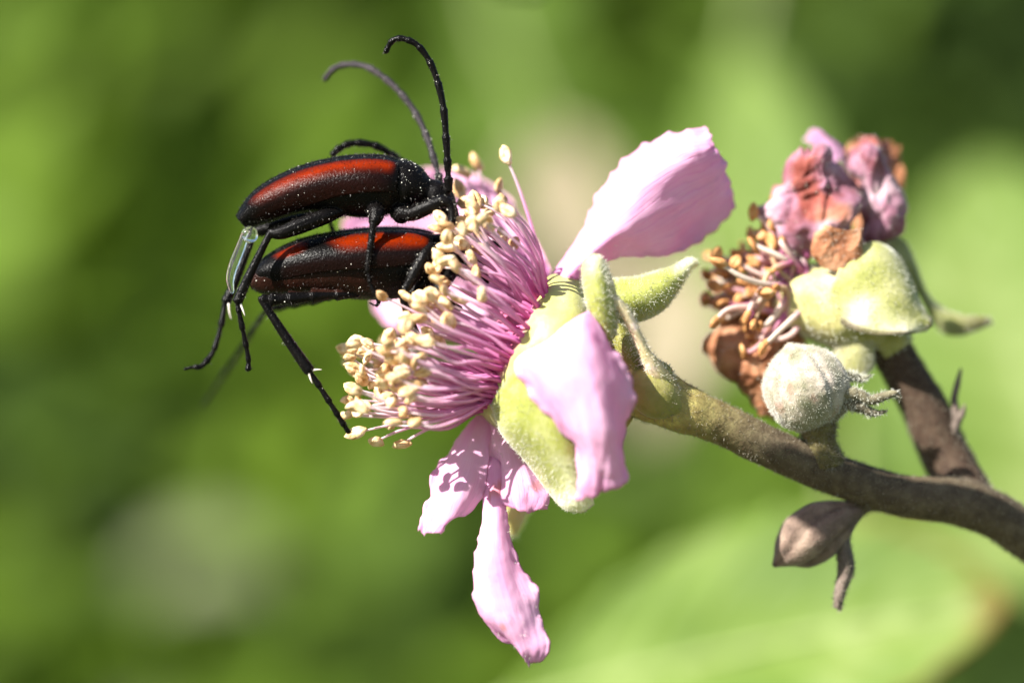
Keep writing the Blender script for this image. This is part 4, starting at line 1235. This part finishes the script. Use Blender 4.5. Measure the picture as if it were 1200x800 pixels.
lower = dict(
    foot=P(420, 352, Lw), roll=-R(14), seed=80, grains=190,
    abdomen=[(512, 306, Lw, 24, 26), (496, 309, Lw, 33, 34), (470, 312, Lw, 37, 38), (435, 314, Lw, 37, 40), (395, 314, Lw, 34, 40), (358, 317, Lw, 29, 35), (330, 322, Lw, 25, 28), (312, 327, Lw, 20, 21), (300, 331, Lw, 13, 14), (293, 334, Lw, 5, 6)],
    elytra=[(508, 298, Lw, 22, 34), (492, 298, Lw, 26, 40), (465, 299, Lw, 29, 43), (430, 300, Lw, 29, 44), (395, 302, Lw, 27, 42), (360, 307, Lw, 25, 37), (335, 313, Lw, 21, 30), (316, 319, Lw, 16, 23), (303, 325, Lw, 11, 14)],
    phi1=[R(90), R(92), R(94), R(96), R(98), R(100), R(104), R(108), R(108)],
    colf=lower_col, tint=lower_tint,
    pronotum=[(504, 302, Lw, 26, 28), (512, 302, Lw, 28, 30), (522, 303, Lw, 27, 28), (534, 306, Lw, 21, 22), (543, 309, Lw, 16, 17)],
    head=[(538, 307, Lw, 15, 15), (548, 311, Lw, 17, 18), (557, 317, Lw, 15, 16), (565, 326, Lw, 9, 11), (570, 334, Lw, 4, 5)],
    limbs=[
        # middle leg: femur down in front of the body, tibia on to the stamens
        ([P(508, 288, -.34), P(498, 300, -.43), P(486, 320, -.48), P(477, 337, -.5)], [6, 8.5, 8, 5.5]),
        ([P(477, 334, -.5), P(473, 350, -.5), P(479, 370, -.48), P(486, 386, -.45)], [5, 4.6, 4.6, 4.4]),
        ([P(486, 384, -.45), P(494, 398, -.42), P(504, 408, -.4)], [3.6, 3.2, 2]),
        ([P(528, 320, -.3), P(520, 332, -.4), P(505, 345, -.45)], [8, 8, 5]),
        ([P(470, 340, -.2), P(486, 342, -.3), P(500, 330, -.35)], [6, 9, 8]),
        # hind leg nearest: femur under the belly, tibia and tarsus down to the lowest stamens
        ([P(420, 346, -.2), P(385, 346, -.28), P(350, 349, -.32), P(320, 351, -.34), P(306, 350, -.35)], [4, 7.5, 9, 8.5, 5.5]),
        ([P(305, 349, -.35), P(322, 375, -.38), P(342, 405, -.40), P(363, 435, -.42)], [4.2, 5.2, 6.2, 7]),
        ([P(362, 434, -.42), P(378, 458, -.42), P(392, 480, -.42), P(402, 496, -.4), P(409, 507, -.38)], [4, 4, 3.8, 4, 3]),
        # hind leg beyond, hanging free
        ([P(400, 344, .25), P(370, 350, .42), P(335, 356, .6), P(312, 364, .8)], [4, 7, 7, 4.5]),
        ([P(312, 363, .8), P(296, 388, 1.2), P(276, 420, 1.6), P(262, 440, 1.8)], [3.4, 3.6, 3.8, 4]),
        ([P(262, 440, 1.8), P(252, 455, 1.85), P(243, 468, 1.9), P(236, 478, 1.9)], [2.6, 2.6, 2.4, 1.6]),
        ([P(500, 345, -.2), P(520, 352, -.1), P(540, 362, 0)], [5, 5, 4]),
    ],
    antennae=[([P(550, 300, .25), P(535, 262, .5), P(515, 228, .6), P(490, 204, .55), P(466, 186, .48), P(440, 171, .42), P(414, 168, .4), P(398, 174, .38), P(388, 183, .36)], 5.6, 5.0),
              ([P(556, 304, -.05), P(566, 290, .1), P(580, 285, .3), P(598, 295, .5)], 5.0, 4.0)],
    eyes=[(P(550, 305, -.15), (.06, .045, .075)), (P(550, 305, .19), (.06, .045, .075))],
    spurs=[[P(366, 434, -.44), P(371, 433, -.45), P(377, 433, -.45)], [P(362, 437, -.45), P(364, 444, -.46), P(366, 449, -.46)]],
    dust=lambda p: 1 + 8 * math.exp(-((p - P(335, 300, -.3)).length / .2) ** 2) + 6 * math.exp(-((p - P(492, 320, -.45)).length / .2) ** 2),
)
beetle('lower black beetle, red wing stripe broken in two, head buried in stamens', lower)
